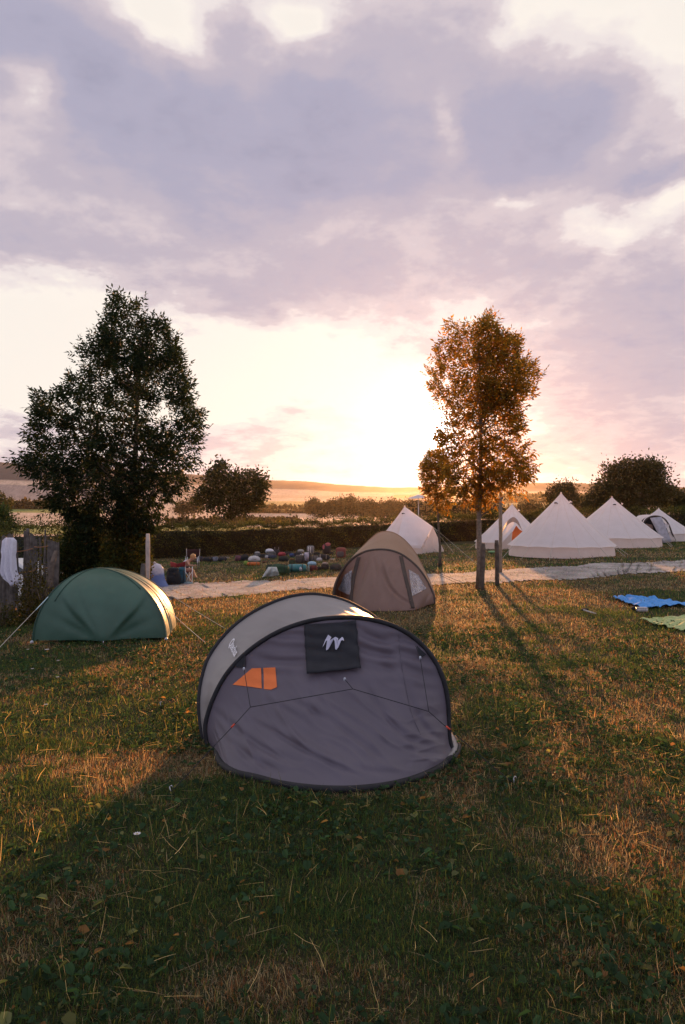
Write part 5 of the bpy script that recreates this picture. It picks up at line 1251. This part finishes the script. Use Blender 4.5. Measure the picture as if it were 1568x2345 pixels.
# white emblem on the teal roll
rl = [o for o in bpy.data.objects if o.get('label', '').startswith('thick teal')][0]; bd = [c for c in rl.children if c.name.startswith('body')][0]; bvT = bvh_of(bd)
mb = MB(); tri = [[(765, 466), (752, 496), (762, 500)], [(770, 464), (768, 496), (797, 498)]]
for t3 in tri: mb.add([tuple(hit(bvT, *kd(*p), .012)) for p in t3], [(0, 1, 2)])
mb.add([tuple(hit(bvT, *kd(*p), .012)) for p in ((755, 508), (797, 508), (797, 516), (755, 516))], [(0, 1, 2, 3)]); mb.build('emblem', M['white_print'], bd, smooth=False)

# ---------------------------------------------------------------- the seated person and the things round the chair
def kp(cx, cy): return ((cx / 6.03 + 500) / 1.59439, (cy / 6.03 + 1980) / 1.59439)
PB = G(*kp(1150, 905)); YP = PB.y; SP = F / YP * 6.03 * 1.59439
def at6(cx, cy, dy=0.0): return at(*kp(cx, cy), YP + dy)
red = fab((.36, .02, .025)); wht = M['white_paint']
ch = empty('folding_chair', PB, 'red canvas folding chair with white frame, under the seated person', 'chair')
def barp(name, pts, r, m, par): mb = MB(); mb.tube(pts, r, 6); return mb.build(name, m, par)
gl_ = lambda cx, dy: Vector((at6(cx, 800, dy).x, YP + dy, zf(at6(cx, 800, dy).x, YP + dy)))
for cx, dy, top in ((1062, -.22, 530), (1216, -.22, 535), (800, .25, 540), (1150, .3, 545)):
    barp('leg', [gl_(cx, dy), at6(cx, top, dy)], .016, wht, ch)
barp('brace', [gl_(1062, -.2) + Vector((0, 0, .05)), at6(1216, 640, -.2)], .012, wht, ch); barp('brace', [gl_(1216, -.2) + Vector((0, 0, .05)), at6(1062, 640, -.2)], .012, wht, ch)
mb = MB(); mb.grid(np.array([[at6(880 + (1215 - 880) * u, 632 + 20 * math.sin(PI * u), -.2 + .46 * v) for v in np.linspace(0, 1, 5)] for u in np.linspace(0, 1, 8)])); mb.build('seat', red, ch, thick=.012)
mb = MB(); mb.grid(np.array([[np.array(at6(740 + (870 - 740) * u, (425 + 40 * u) * (1 - v) + (540 + 15 * u) * v, .25 - .5 * u)) for v in np.linspace(0, 1, 5)] for u in np.linspace(0, 1, 6)])); mb.build('backrest', red, ch, thick=.012)
mb = MB(); mb.grid(np.array([[np.array(at6(868 + (1060 - 868) * u, (478 - 60 * u) * (1 - v) + (552 - 22 * u) * v, -.25)) for v in np.linspace(0, 1, 5)] for u in np.linspace(0, 1, 6)])); mb.build('arm_cloth', fab((.24, .02, .025)), ch, thick=.012)
# person: one continuous body from a joint skeleton
skin = mat('skin', (.42, .23, .16), .55, 8, .06, trans=.06, tcol=(.6, .2, .1))
def skinned(name, joints, edges, m, parent, sub=2, root=0):
    off = root_offset(parent); me = bpy.data.meshes.new(name); me.from_pydata([tuple(Vector(j[0]) - off) for j in joints], edges, []); me.update()
    o = link(name, me, m, parent, False); o.modifiers.new('skin', 'SKIN')
    for i, j in enumerate(joints):
        r = j[1]; v = me.skin_vertices[0].data[i]; v.radius = (r, r) if not isinstance(r, tuple) else r; v.use_root = (i == root)
    o.modifiers['skin'].use_smooth_shade = True; s_ = o.modifiers.new('sub', 'SUBSURF'); s_.levels = s_.render_levels = sub; return o
per = empty('person', PB, 'fair haired person in white top and patterned shorts leaning forward on the red chair', 'person')
J = []; E = []
def jn(p, r, par=None): J.append((Vector(p), r)); (E.append((par, len(J) - 1)) if par is not None else None); return len(J) - 1
pel = jn(at6(1035, 600, .02), .14); sp1 = jn(at6(1040, 520, .02), .125, pel); chs = jn(at6(1085, 440, .02), .13, sp1); nk = jn(at6(1165, 390, .0), .055, chs)
hd0 = jn(at6(1215, 365, 0), .075, nk); hd1 = jn(at6(1245, 325, 0), .098, hd0); hd2 = jn(at6(1248, 288, 0), .07, hd1)
nose = jn(at6(1302, 352, 0), .016, hd1)
def arm(dy):
    sh = jn(at6(1120, 430, dy * .8), .052, chs); el_ = jn(at6(1130, 505, dy * 1.25), .042, sh); wr_ = jn(at6(1245, 512, dy * .6), .028, el_); pm = jn(at6(1275, 508, dy * .5), .026, wr_)
    for k, (a, b, l) in enumerate(((-.03, .012, 1), (-.012, .006, 1.12), (.006, 0, 1.06), (.022, -.006, .9))):
        f1 = jn(J[pm][0] + Vector((.045 * l, a, b)), .010, pm); jn(J[f1][0] + Vector((.034 * l, 0, -.016)), .008, f1)
    th = jn(J[pm][0] + Vector((.01, -.03, .03)), .010, pm); jn(J[th][0] + Vector((.032, 0, .016)), .0085, th)
arm(-.2); arm(.2)
def leg(dy, kn, an, toe):
    hp = jn(at6(1045, 612, dy), .09, pel); k_ = jn(at6(kn[0], kn[1], dy * 1.1), .062, hp); a_ = jn(at6(an[0], an[1], dy), .04, k_); jn(at6(toe[0], toe[1], dy - .02), .034, a_); jn(at6(an[0] - 18, an[1] + 22, dy), .034, a_)
leg(-.1, (1225, 600), (1270, 745), (1325, 778)); leg(.12, (1205, 615), (1190, 860), (1250, 888))
body = skinned('body', J, E, skin, per)
top_j = [(at6(1040, 575, .02), .15), (at6(1045, 510, .02), .137), (at6(1085, 440, .02), .142), (at6(1130, 408, .01), .1)]
skinned('top', top_j, [(0, 1), (1, 2), (2, 3)], fab((.62, .6, .66)), per)
sj = [(at6(1035, 605, .02), .155), (at6(1045, 612, -.1), .1), (at6(1140, 606, -.105), .085), (at6(1045, 612, .12), .1), (at6(1130, 613, .125), .085)]
skinned('shorts', sj, [(0, 1), (1, 2), (0, 3), (3, 4)], mat('patterned_cloth', (.12, .09, .1), .8, 40, .8), per)
hm_ = mat('fair_hair', (.5, .29, .13), .5, 30, .3, trans=.25, tcol=(.8, .45, .18))
hair = MB(); hc = at6(1240, 318, .0); hair.rbox(hc + Vector((-.02, .0, .015)), (.225, .2, .22), 2.1, 12, .08, 3); ho_ = hair.build('hair', hm_, per)
mb = MB(); mb.rbox(at6(1235, 268, 0), (.1, .1, .085), 2, 8, .15, 5); mb.build('bun', hm_, ho_)
for dy in (-.045, .045):
    mb = MB(); mb.rbox(at6(1295, 338, dy), (.014, .022, .012), 2, 6); mb.build('eye', fab((.02, .015, .012)), per)
mb = MB(); mb.rbox(at6(1297, 372, 0), (.012, .05, .014), 2, 6); mb.build('mouth', fab((.3, .08, .07)), per)
for dy in (-.095, .095):
    mb = MB(); mb.rbox(at6(1228, 345, dy), (.035, .016, .055), 2, 6); mb.build('ear', skin, per)
# second chair by the hedge
c2_ = at6(1215, 300, 9.0); c2_.z = zf(c2_.x, c2_.y); dkr = fab((.05, .012, .012)); ch2 = empty('folding_chair', c2_, 'empty dark red folding chair by the hedge behind the seated person', 'chair'); w_ = .3; hh = c2_.z
for sx, sy in ((-1, -1), (1, -1), (-1, 1), (1, 1)): barp('leg', [c2_ + Vector((sx * .34, sy * .22, 0)), c2_ + Vector((-sx * .3 if False else sx * .3, sy * .2, .62))], .018, M['metal'], ch2)
mb = MB(); mb.grid(np.array([[c2_ + Vector((u, -.2 + .4 * v, .42 - .05 * math.sin(PI * v))) for v in np.linspace(0, 1, 5)] for u in (-.3, -.1, .1, .3)])); mb.build('seat', dkr, ch2, thick=.012)
mb = MB(); mb.grid(np.array([[c2_ + Vector((u, .22 + .04 * math.cos(u * 5), .6 + .42 * v)) for v in np.linspace(0, 1, 5)] for u in (-.33, -.1, .1, .33)])); mb.build('backrest', dkr, ch2, thick=.012)
for sx in (-1, 1): barp('arm_bar', [c2_ + Vector((sx * .34, -.22, .66)), c2_ + Vector((sx * .34, .22, .66)), c2_ + Vector((sx * .36, .24, 1.05))], .011, M['metal'], ch2)
# sacks and rucksacks left of the chair
def kpf(cx, cy): return kp(cx, cy)
s6 = lambda p: F / p.y * 6.03 * 1.59439
p = G(*kp(500, 1000)); s = s6(p)
sk = empty('laundry_sack', p, 'tall bulging white and blue plastic sack beside the pale post', 'sack')
n_, m_ = 30, 32; P = np.zeros((m_, n_, 3))
for i in range(m_):
    a = 2 * PI * i / m_
    for j in range(n_):
        t = j / (n_ - 1); cy_ = 1000 - 540 * t; lft = np.interp(t, [0, .1, .3, .6, .8, .95, 1], [340, 300, 290, 300, 310, 350, 400]); rgt = np.interp(t, [0, .1, .3, .6, .8, .95, 1], [705, 690, 620, 585, 580, 520, 430])
        cx_ = (lft + rgt) / 2; w_ = (rgt - lft) / 2 / s; q = at(*kp(cx_, cy_), p.y + .3); rr = w_ * (1 + .10 * wr(a * 2, t * 5, 5) + .05 * wr(a * 6, t * 11, 6)); P[i, j] = (q.x + rr * math.cos(a), p.y + .3 + rr * .8 * math.sin(a), max(q.z, p.z))
pl, pnt, po = new_mat('sack_plastic'); ptc = N(pnt, 'ShaderNodeTexCoord'); pz = N(pnt, 'ShaderNodeSeparateXYZ'); pnt.links.new(ptc.outputs['Object'], pz.inputs[0])
pr = N(pnt, 'ShaderNodeValToRGB'); pr.color_ramp.elements[0].position = .62; pr.color_ramp.elements[0].color = (.13, .19, .42, 1); pr.color_ramp.elements[1].position = .8; pr.color_ramp.elements[1].color = (.62, .58, .64, 1)
pnz = N(pnt, 'ShaderNodeTexNoise'); pnz.inputs['Scale'].default_value = 6; pnt.links.new(ptc.outputs['Object'], pnz.inputs['Vector']); pa = N(pnt, 'ShaderNodeMath', operation='MULTIPLY_ADD'); pnt.links.new(pnz.outputs['Fac'], pa.inputs[0]); pa.inputs[1].default_value = .35; pnt.links.new(pz.outputs[2], pa.inputs[2])
pnt.links.new(pa.outputs[0], pr.inputs[0]); pp = N(pnt, 'ShaderNodeBsdfPrincipled'); pp.inputs['Roughness'].default_value = .4; pnt.links.new(pr.outputs[0], pp.inputs['Base Color']); ptr = N(pnt, 'ShaderNodeBsdfTranslucent'); pnt.links.new(pr.outputs[0], ptr.inputs[0]); pm_ = N(pnt, 'ShaderNodeMixShader'); pm_.inputs[0].default_value = .25; pnt.links.new(pp.outputs[0], pm_.inputs[1]); pnt.links.new(ptr.outputs[0], pm_.inputs[2]); pnt.links.new(pm_.outputs[0], po.inputs[0])
mb = MB(); mb.grid(P, closed_u=True); mb.add([tuple(P[i, -1]) for i in range(m_)], [tuple(range(m_))]); mb.build('body', pl, sk)
tq = Vector(P[:, -1].mean(0)); mb = MB(); mb.tube([tq - Vector((.03, 0, .03)), tq + Vector((-.05, 0, .03)), tq + Vector((-.14, -.03, .0))], [.07, .045, .06], 9); mb.build('knot', fab((.6, .52, .5)), sk)
def pack6(cx, cyb, w, h, c, lab, seed, lid=None, depth=.6):
    f = lambda a, b: kp(a, b); p = G(*kp(cx, cyb)); k_ = F / p.y * PXM; r_ = 3.92 / 6.03
    return backpack(cx, cyb, w * r_, h * r_, c, lab, f=lambda a, b: kp(a, b) if False else kp(a, b), seed=seed, lid=lid, depth=depth)
_spot = spot
def spot(cx, cyb, f=kd):
    if f is kd: return _spot(cx, cyb, kd)
    p = G(*f(cx, cyb)); return p, F / p.y * PXM
pack6(770, 950, 310, 385, (.016, .02, .026), 'tall black rucksack between the white sack and the red chair', 81, depth=.7)
pack6(965, 925, 185, 370, (.03, .10, .15), 'petrol blue rucksack leaning beside the black one', 82, lid=(.05, .15, .2), depth=.8)
p = G(*kp(1110, 905)); r = empty('bottle', p, 'water bottle with white label under the red chair', 'bottle')
mb = MB(); mb.lathe([(.03, 0), (.038, .01), (.038, .17), (.03, .21), (.014, .25), (.013, .27)], p, 14); mb.build('body', fab((.5, .5, .52), .2), r); mb = MB(); mb.lathe([(.016, .265), (.016, .29), (.008, .29)], p, 10); mb.build('cap', fab((.5, .05, .05)), r)
p = G(*kp(1120, 925)); mb = MB(); mb.rbox(p + Vector((0, .1, .04)), (.38, .2, .09), 2.6, 10, .2, 91); r = empty('carrier_bag', p, 'crumpled pale turquoise plastic bag on the grass under the red chair', 'plastic bag'); mb.build('body', fab((.3, .42, .45), .3), r)
mb = MB(); mb.tube([p + Vector((-.08, .05, .07)), p + Vector((-.03, .03, .13)), p + Vector((.04, .04, .12)), p + Vector((.07, .06, .07))], .012, 5); mb.build('handle', fab((.3, .42, .45), .3), r)

# ---------------------------------------------------------------- blankets and small things on the right
def blanket(name, poly, label, colr, stripes=None, seed=0, hmax=.05):
    q = np.array([(x, y) for x, y in poly]); P2_ = [G(*p) for p in q]; n_ = 46; P_ = np.zeros((n_, n_, 3)); c = [np.array(v) for v in P2_]
    for i in range(n_):
        for j in range(n_):
            u, v = j / (n_ - 1), i / (n_ - 1); u2 = u + .02 * wr(u * 3, v * 9, seed); v2 = v + .06 * wr(u * 8, v * 2, seed + 1)
            b = (c[0] * (1 - u2) + c[1] * u2) * (1 - v2) + (c[3] * (1 - u2) + c[2] * u2) * v2
            hgt = .025 + hmax * abs(wr(u * 4.5 + 3 * v, v * 4.2 - 1.5 * u, seed + 2)) * 1.5 + .045 * abs(wr(u * 11 - 4 * v, v * 9, seed + 4)) + .05 * sm(.93, 1, u) * 0
            P_[i, j] = (b[0], b[1], zf(b[0], b[1]) + hgt)
    mb_ = MB(); mb_.grid(P_, flip=True); return tag(mb_.build(name, colr, thick=.012), label, 'blanket')
blanket('blanket', [(1404, 1371), (1452, 1371), (1590, 1388), (1470, 1398)], 'rumpled bright blue blanket spread on the grass at the right edge', mat('blue_blanket', (.08, .27, .6), .85, 14, .15, bump=.2), seed=3, hmax=.085)
bm, bnt, bo = new_mat('striped_blanket'); btc = N(bnt, 'ShaderNodeTexCoord'); bw = N(bnt, 'ShaderNodeTexWave'); bw.inputs['Scale'].default_value = 5.5; bw.inputs['Distortion'].default_value = .6; bw.bands_direction = 'Y'; bnt.links.new(btc.outputs['Object'], bw.inputs['Vector'])
brp = N(bnt, 'ShaderNodeValToRGB'); brp.color_ramp.elements[0].position = .45; brp.color_ramp.elements[0].color = (.24, .34, .12, 1); brp.color_ramp.elements[1].position = .55; brp.color_ramp.elements[1].color = (.42, .42, .2, 1); bnt.links.new(bw.outputs['Fac'], brp.inputs[0]); bp = N(bnt, 'ShaderNodeBsdfPrincipled'); bp.inputs['Roughness'].default_value = .9; bnt.links.new(brp.outputs[0], bp.inputs['Base Color']); bnt.links.new(bp.outputs[0], bo.inputs[0])
blanket('blanket', [(1466, 1424), (1500, 1421), (1700, 1412), (1560, 1448)], 'pale green and yellow striped blanket on the grass, nearest on the right', bm, seed=13, hmax=.06)
def px2(cx, cy): return ((cx / 2.4123 + 1850) / 1.5944, (cy / 2.4123 + 1600) / 1.5944)
p = G(*px2(1190, 1530)); r = empty('food_tray', p, 'clear food tray with a dark lid beside the blue blanket', 'tray'); mb = MB(); mb.rbox(p + Vector((0, 0, .05)), (.26, .17, .09), 5, 10, .03, 5); mb.build('tray', fab((.5, .46, .45), .25), r); mb = MB(); mb.rbox(p + Vector((0, .02, .1)), (.27, .18, .02), 6, 8); mb.build('lid', fab((.4, .38, .38), .3), r)
p = G(*px2(1120, 1518)); mb = MB(); mb.rbox(p + Vector((0, 0, .05)), (.14, .1, .1), 3, 8, .1, 7); tag(mb.build('pouch', fab(BLK)), 'small black pouch on the blue blanket left of the food tray', 'pouch')
a, b = G(*px2(668, 1532)), G(*px2(785, 1556)); mb = MB(); mb.tube([a + Vector((0, 0, .06)), a.lerp(b, .35) + Vector((0, 0, .045)), b + Vector((0, 0, .03))], [.02, .018, .012], 7); r = empty('mallet', a, 'short pale tool with dark end lying on the grass before the blue blanket', 'tool'); mb.build('handle', fab((.55, .5, .46), .5), r); mb = MB(); mb.rbox(a + Vector((.05, 0, .06)), (.16, .07, .07), 4, 8); mb.build('head', fab(BLK), r)
p = G(1132, 1268); mb = MB(); mb.rbox(p + Vector((0, 0, .08)), (.7, .4, .16), 2.4, 10, .2, 15); tag(mb.build('folded_cloth', fab((.2, .36, .16))), 'pale green folded cloth on the grass behind the two cut posts', 'cloth')
p = G(1110, 1252) ; mb = MB(); mb.rbox(p + Vector((0, 0, .05)), (.3, .2, .1), 3, 8, .1, 16); tag(mb.build('paper_bag', fab((.55, .5, .48))), 'small white bag on the grass before the half hidden bell tent', 'bag')
# square white parasol beyond the first bell tent
q = at(958, 1140, 60); zg = zf(q.x, 60) ; r = empty('parasol', (q.x, 60, zg), 'white square parasol rising above the hedge near the sun', 'parasol'); mb = MB()
mb.add([(q.x, 60, q.z + .28), (q.x - .75, 59.2, q.z - .08), (q.x + .85, 59.2, q.z + .02), (q.x + .85, 60.8, q.z + .1), (q.x - .75, 60.8, q.z)], [(0, 1, 2), (0, 2, 3), (0, 3, 4), (0, 4, 1)]); mb.build('canopy', M['canvas'], r, smooth=False, thick=.02); mb = MB(); mb.tube([(q.x, 60, zg), (q.x, 60, q.z + .2)], .03, 8); mb.build('pole', M['metal'], r)
# two sheep far off in the stubble
for i, (px, py) in enumerate(((440, 1194), (446, 1195), (463, 1193))):
    Yd = 205; p = FP(px, Yd); mb = MB(); mb.rbox(p + Vector((0, 0, .62)), (1.0, .5, .62), 2.3, 8, .1, i); r = empty('sheep', p, 'tiny white sheep grazing in the far stubble right of the big ash', 'sheep', 'sheep in the far stubble'); mb.build('body', fab((.6, .55, .5)), r)
    mb = MB(); mb.tube([p + Vector((.45, 0, .65)), p + Vector((.62, 0, .5)), p + Vector((.72, 0, .3))], [.14, .13, .08], 7); mb.build('head', fab((.1, .08, .07)), r)
    for sx in (-.3, .3):
        for sy in (-.13, .13): mb = MB(); mb.tube([p + Vector((sx, sy, .4)), p + Vector((sx, sy, 0))], .05, 5); mb.build('leg', fab((.1, .08, .07)), r)
# ---------------------------------------------------------------- grass, weeds, flowers
rg = np.random.default_rng(77)
def vnoise(x, y, seed=0):
    """smooth value noise, numpy"""
    xi = np.floor(x).astype(np.int64); yi = np.floor(y).astype(np.int64); fx = x - xi; fy = y - yi; fx = fx * fx * (3 - 2 * fx); fy = fy * fy * (3 - 2 * fy)
    def h(a, b):
        n = (a * 374761393 + b * 668265263 + seed * 1442695041) & 0x7fffffff; n = ((n ^ (n >> 13)) * 1274126177) & 0x7fffffff; return ((n ^ (n >> 16)) & 0xffff) / 65535.
    return (h(xi, yi) * (1 - fx) + h(xi + 1, yi) * fx) * (1 - fy) + (h(xi, yi + 1) * (1 - fx) + h(xi + 1, yi + 1) * fx) * fy
def fbm(x, y, s=0): return (vnoise(x, y, s) * .5 + vnoise(x * 2.1, y * 2.1, s + 1) * .27 + vnoise(x * 4.3, y * 4.3, s + 2) * .15 + vnoise(x * 9, y * 9, s + 3) * .08)
rimxy = np.vstack([Rm[:, :2] + np.array((0, -.07)), back[::-1, :2]]); bexy = np.vstack([B_[:, :2], D_[::-1, :2]])
gxy = np.array([(c.x, c.y) for c in (cA, cB, cC, cD)])
def free(x, y):
    k = ~inside(rimxy, x, y) & ~inside(bexy, x, y) & ~inside(gxy, x, y)
    pt = np.interp(x, PATH_X, PATH_T); pb = np.interp(x, PATH_X, PATH_B); e = 1.1 * (fbm(x * 1.1, y * 1.1, 40) - .55)
    onp = (y < pt + e - .05) & (y > pb + e + .05) & (rg.random(len(x)) < .88)
    return k & ~onp
def scatter(y0, y1, dens, wob=1.15):
    A = 2 * .463 * wob * (y1 ** 2 - y0 ** 2) / 2 + 1.6 * (y1 - y0); n = int(A * dens)
    y = np.sqrt(rg.random(int(n * 1.15)) * (y1 ** 2 - y0 ** 2) + y0 ** 2); x = rg.uniform(-1, 1, len(y)) * (.463 * wob * y + .8); k = free(x, y); return x[k][:n], y[k][:n]
GC = {'deep': (.013, .03, .013), 'mid': (.027, .054, .018), 'olive': (.066, .07, .02), 'straw': (.15, .128, .096), 'rust': (.1, .05, .027)}
def dryness(x, y):
    d = fbm(x * .6 + 3, y * .6, 5) * .62 + .63 * fbm(x * 2.2, y * 2.2, 9)
    d += .10 * sm(1.0, 5.0, x) * sm(14, 9, y) + .12 * sm(16, 22, y) * sm(28, 25, y) - .10 * sm(6, 3, y) * sm(1.5, -1, x)
    d -= .20 * np.exp(-((x + 2.6) / 1.6) ** 2 - ((y - 8.2) / 1.3) ** 2) + .12 * np.exp(-((x - 9) / 5) ** 2 - ((y - 20) / 3.) ** 2)
    return d
def blades(name, x, y, hgt, wid, label=None):
    n = len(x); z = gz(x, y); dr = dryness(x, y); tuft = fbm(x * 5, y * 5, 21); h = hgt * np.exp(rg.normal(0, .38, n)) * (.55 + .9 * tuft)
    pdry = np.clip((dr - .60) * (3.2 + 3.3 * sm(3.5, 7.5, y)) + .06 + .27 * sm(4.5, 10, y), .02, .9); u = rg.random(n); v = rg.random(n)
    c = np.where((u < pdry)[:, None], np.where((v < .6)[:, None], GC['straw'], GC['rust']), np.where((v < .35)[:, None], GC['deep'], np.where((v < .75)[:, None], GC['mid'], GC['olive'])))
    c = c * np.exp(rg.normal(0, .28, (n, 1))); 
    h = np.where(u < pdry, h * .85, h)
    az_ = rg.uniform(0, 2 * PI, n); lean = np.abs(rg.normal(.75, .5, n)); lean = np.where(rg.random(n) < .22, lean + .9, lean)
    d = np.stack([np.cos(az_), np.sin(az_), 0 * az_], 1); sd = np.stack([-np.sin(az_), np.cos(az_), 0 * az_], 1); tw = rg.normal(0, .7, n); sd = sd * np.cos(tw)[:, None] + d * np.sin(tw)[:, None]
    B = np.stack([x, y, z - .004], 1); w = wid * np.exp(rg.normal(0, .25, n))
    m = B + d * (h * .5 * np.sin(lean * .6))[:, None] + np.array((0, 0, 1)) * (h * .5 * np.cos(lean * .6))[:, None]
    t = m + d * (h * .5 * np.sin(lean * 1.5))[:, None] + np.array((0, 0, 1)) * (h * .5 * np.cos(np.minimum(lean * 1.5, 1.75)))[:, None]
    t[:, 2] = np.maximum(t[:, 2], z + .008)
    V = np.stack([B - sd * (w / 2)[:, None], B + sd * (w / 2)[:, None], m + sd * (w * .42)[:, None], m - sd * (w * .42)[:, None], t], 1).reshape(-1, 3)
    i = np.arange(n)[:, None] * 5; Fc = np.concatenate([i + np.array((0, 1, 2)), i + np.array((0, 2, 3)), i + np.array((3, 2, 4))], 0)
    return V, Fc, np.repeat(c, 5, 0)
parts = []
for y0, y1, dens, hgt, wid in ((1.9, 4.2, 12000, .046, .0032), (4.2, 7.5, 6000, .048, .004), (7.5, 12, 2000, .055, .006), (12, 18, 800, .065, .009), (18, 29, 330, .07, .014), (29, 52, 110, .085, .026)):
    x, y = scatter(y0, y1, dens * GRASS); parts.append(blades('g', x, y, hgt, wid))
off = 0; Vs, Fs, Cs = [], [], []
for V, Fc, c in parts: Vs.append(V); Fs.append(Fc + off); Cs.append(c); off += len(V)
print('blades', off // 5)
tag(np_mesh('grass', np.concatenate(Vs), np.concatenate(Fs), np.concatenate(Cs), M['grass'], smooth=False), kind='stuff')
# broad leaved weeds: clover, dandelion and plantain between the blades
Vs, Cs = [], []
for y0, y1, dens, sz in ((1.9, 4.5, 230, .03), (4.5, 9, 170, .032), (9, 16, 80, .04)):
    x, y = scatter(y0, y1, dens); wet = fbm(x * .8 + 9, y * .8, 33); k = rg.random(len(x)) < np.clip((wet - .36) * 5, .10, 1); x, y = x[k], y[k]
    q = rg.integers(2, 6, len(x)); X = np.repeat(x, q) + rg.normal(0, .02, q.sum()); Yq = np.repeat(y, q) + rg.normal(0, .02, q.sum()); n = len(X)
    a = rg.uniform(0, 2 * PI, n); el_ = rg.uniform(-.1, .9, n); D = np.stack([np.cos(a) * np.cos(el_), np.sin(a) * np.cos(el_), np.sin(el_)], 1)
    L = np.minimum(sz * np.exp(rg.normal(0, .5, n)), .075); P = np.stack([X, Yq, gz(X, Yq) + rg.uniform(.008, .05, n)], 1); S = nrm(np.cross(D, np.array((0, 0, 1.)) + rg.normal(0, .25, (n, 3)))); Nn = np.cross(S, D); W = L * rg.uniform(.35, .8, n)
    mid = P + D * (L * .5)[:, None]
    # six-cornered leaf, as two quads folded on the midrib
    t = P + D * L[:, None] - np.array((0, 0, 1)) * (L * .25)[:, None]; up = Nn * (W * .18)[:, None]
    l1 = P + D * (L * .3)[:, None] + S * (W * .5)[:, None] + up; l2 = P + D * (L * .72)[:, None] + S * (W * .42)[:, None] + up * .6; r1 = P + D * (L * .3)[:, None] - S * (W * .5)[:, None] + up; r2 = P + D * (L * .72)[:, None] - S * (W * .42)[:, None] + up * .6
    Vs.append(np.stack([P, l1, l2, t, P, t, r2, r1], 1).reshape(-1, 3)); c = np.where((rg.random(n) < .03)[:, None], (.2, .11, .045), np.where((rg.random(n) < .06)[:, None], (.11, .12, .05), (.024, .052, .024))) * np.exp(rg.normal(0, .28, (n, 1))); Cs.append(np.repeat(c, 8, 0))
V = np.concatenate(Vs); tag(np_mesh('weed_leaves', V, np.arange(len(V), dtype=np.int32).reshape(-1, 4), np.concatenate(Cs), M['cover']), kind='stuff')
# dry seed stalks and cut straw lying about
x, y = scatter(1.9, 9, 30); n = len(x); a = rg.uniform(0, 2 * PI, n); lie = rg.random(n) < .55; el_ = np.where(lie, rg.uniform(-.03, .18, n), rg.uniform(.7, 1.45, n)); D = np.stack([np.cos(a) * np.cos(el_), np.sin(a) * np.cos(el_), np.sin(el_)], 1); L = rg.uniform(.07, .19, n)
P = np.stack([x, y, gz(x, y) + np.where(lie, rg.uniform(.015, .055, n), 0)], 1); S = nrm(np.cross(D, rg.normal(0, 1, (n, 3)))) * .001; bend = S[:, ::-1] * 9
V = np.stack([P - S, P + S, P + D * (L * .5)[:, None] + S + bend, P + D * (L * .5)[:, None] - S + bend, P + D * (L * .5)[:, None] - S + bend, P + D * (L * .5)[:, None] + S + bend, P + D * L[:, None] + S * .5, P + D * L[:, None] - S * .5], 1).reshape(-1, 3)
c = np.array((.3, .235, .15)) * np.exp(rg.normal(0, .3, (n, 1))); tag(np_mesh('straw', V, np.arange(len(V), dtype=np.int32).reshape(-1, 4), np.repeat(c, 8, 0), M['grass']), kind='stuff')
# white flower heads on the left
for i, (px, py, lab) in enumerate([(106, 1502, 'white flower head in the shade just below the green tent, the largest one'), (62, 1501, 'small white flower left of the largest flower head below the green tent'), (131, 1528, 'small white flower below the largest flower head'), (130, 1568, 'pinkish white flower at the edge of the tent shadow'), (72, 1548, 'small pale flower left of the pinkish white one'), (103, 1634, 'white daisy in the sunlit grass at the left'), (19, 1430, 'flat white flower by the bramble under the towel'), (310, 1948, 'pale wilted flower in the shaded grass near the pop-up shadow')]):
    p = G(px, py); s = F / p.y; hgt = .10; r = empty('wildflower', p, lab, 'flower', 'white wildflowers in the grass'); mb = MB(); tp = p + Vector((.01, 0, hgt)); mb.tube([p, p + Vector((.012, 0, hgt * .5)), tp], .003, 5); mb.build('stem', fab((.05, .08, .03)), r)
    rr = (.045 if i in (0, 6) else .026); mb = MB()
    for k in range(11):
        a = 2 * PI * k / 11; d = Vector((math.cos(a), math.sin(a), .35)); sdv = Vector((-math.sin(a), math.cos(a), 0)) * rr * .26; mb.add([tp, tp + d * rr * .55 + sdv, tp + d * rr, tp + d * rr * .55 - sdv], [(0, 1, 2, 3)])
    mb.build('petals', fab((.62, .58, .58)), r, smooth=False); mb = MB(); mb.rbox(tp + Vector((0, 0, .006)), (rr * .5, rr * .5, rr * .3), 2, 6); mb.build('flower_centre', fab((.5, .4, .2)), r)
bpy.context.view_layer.update()
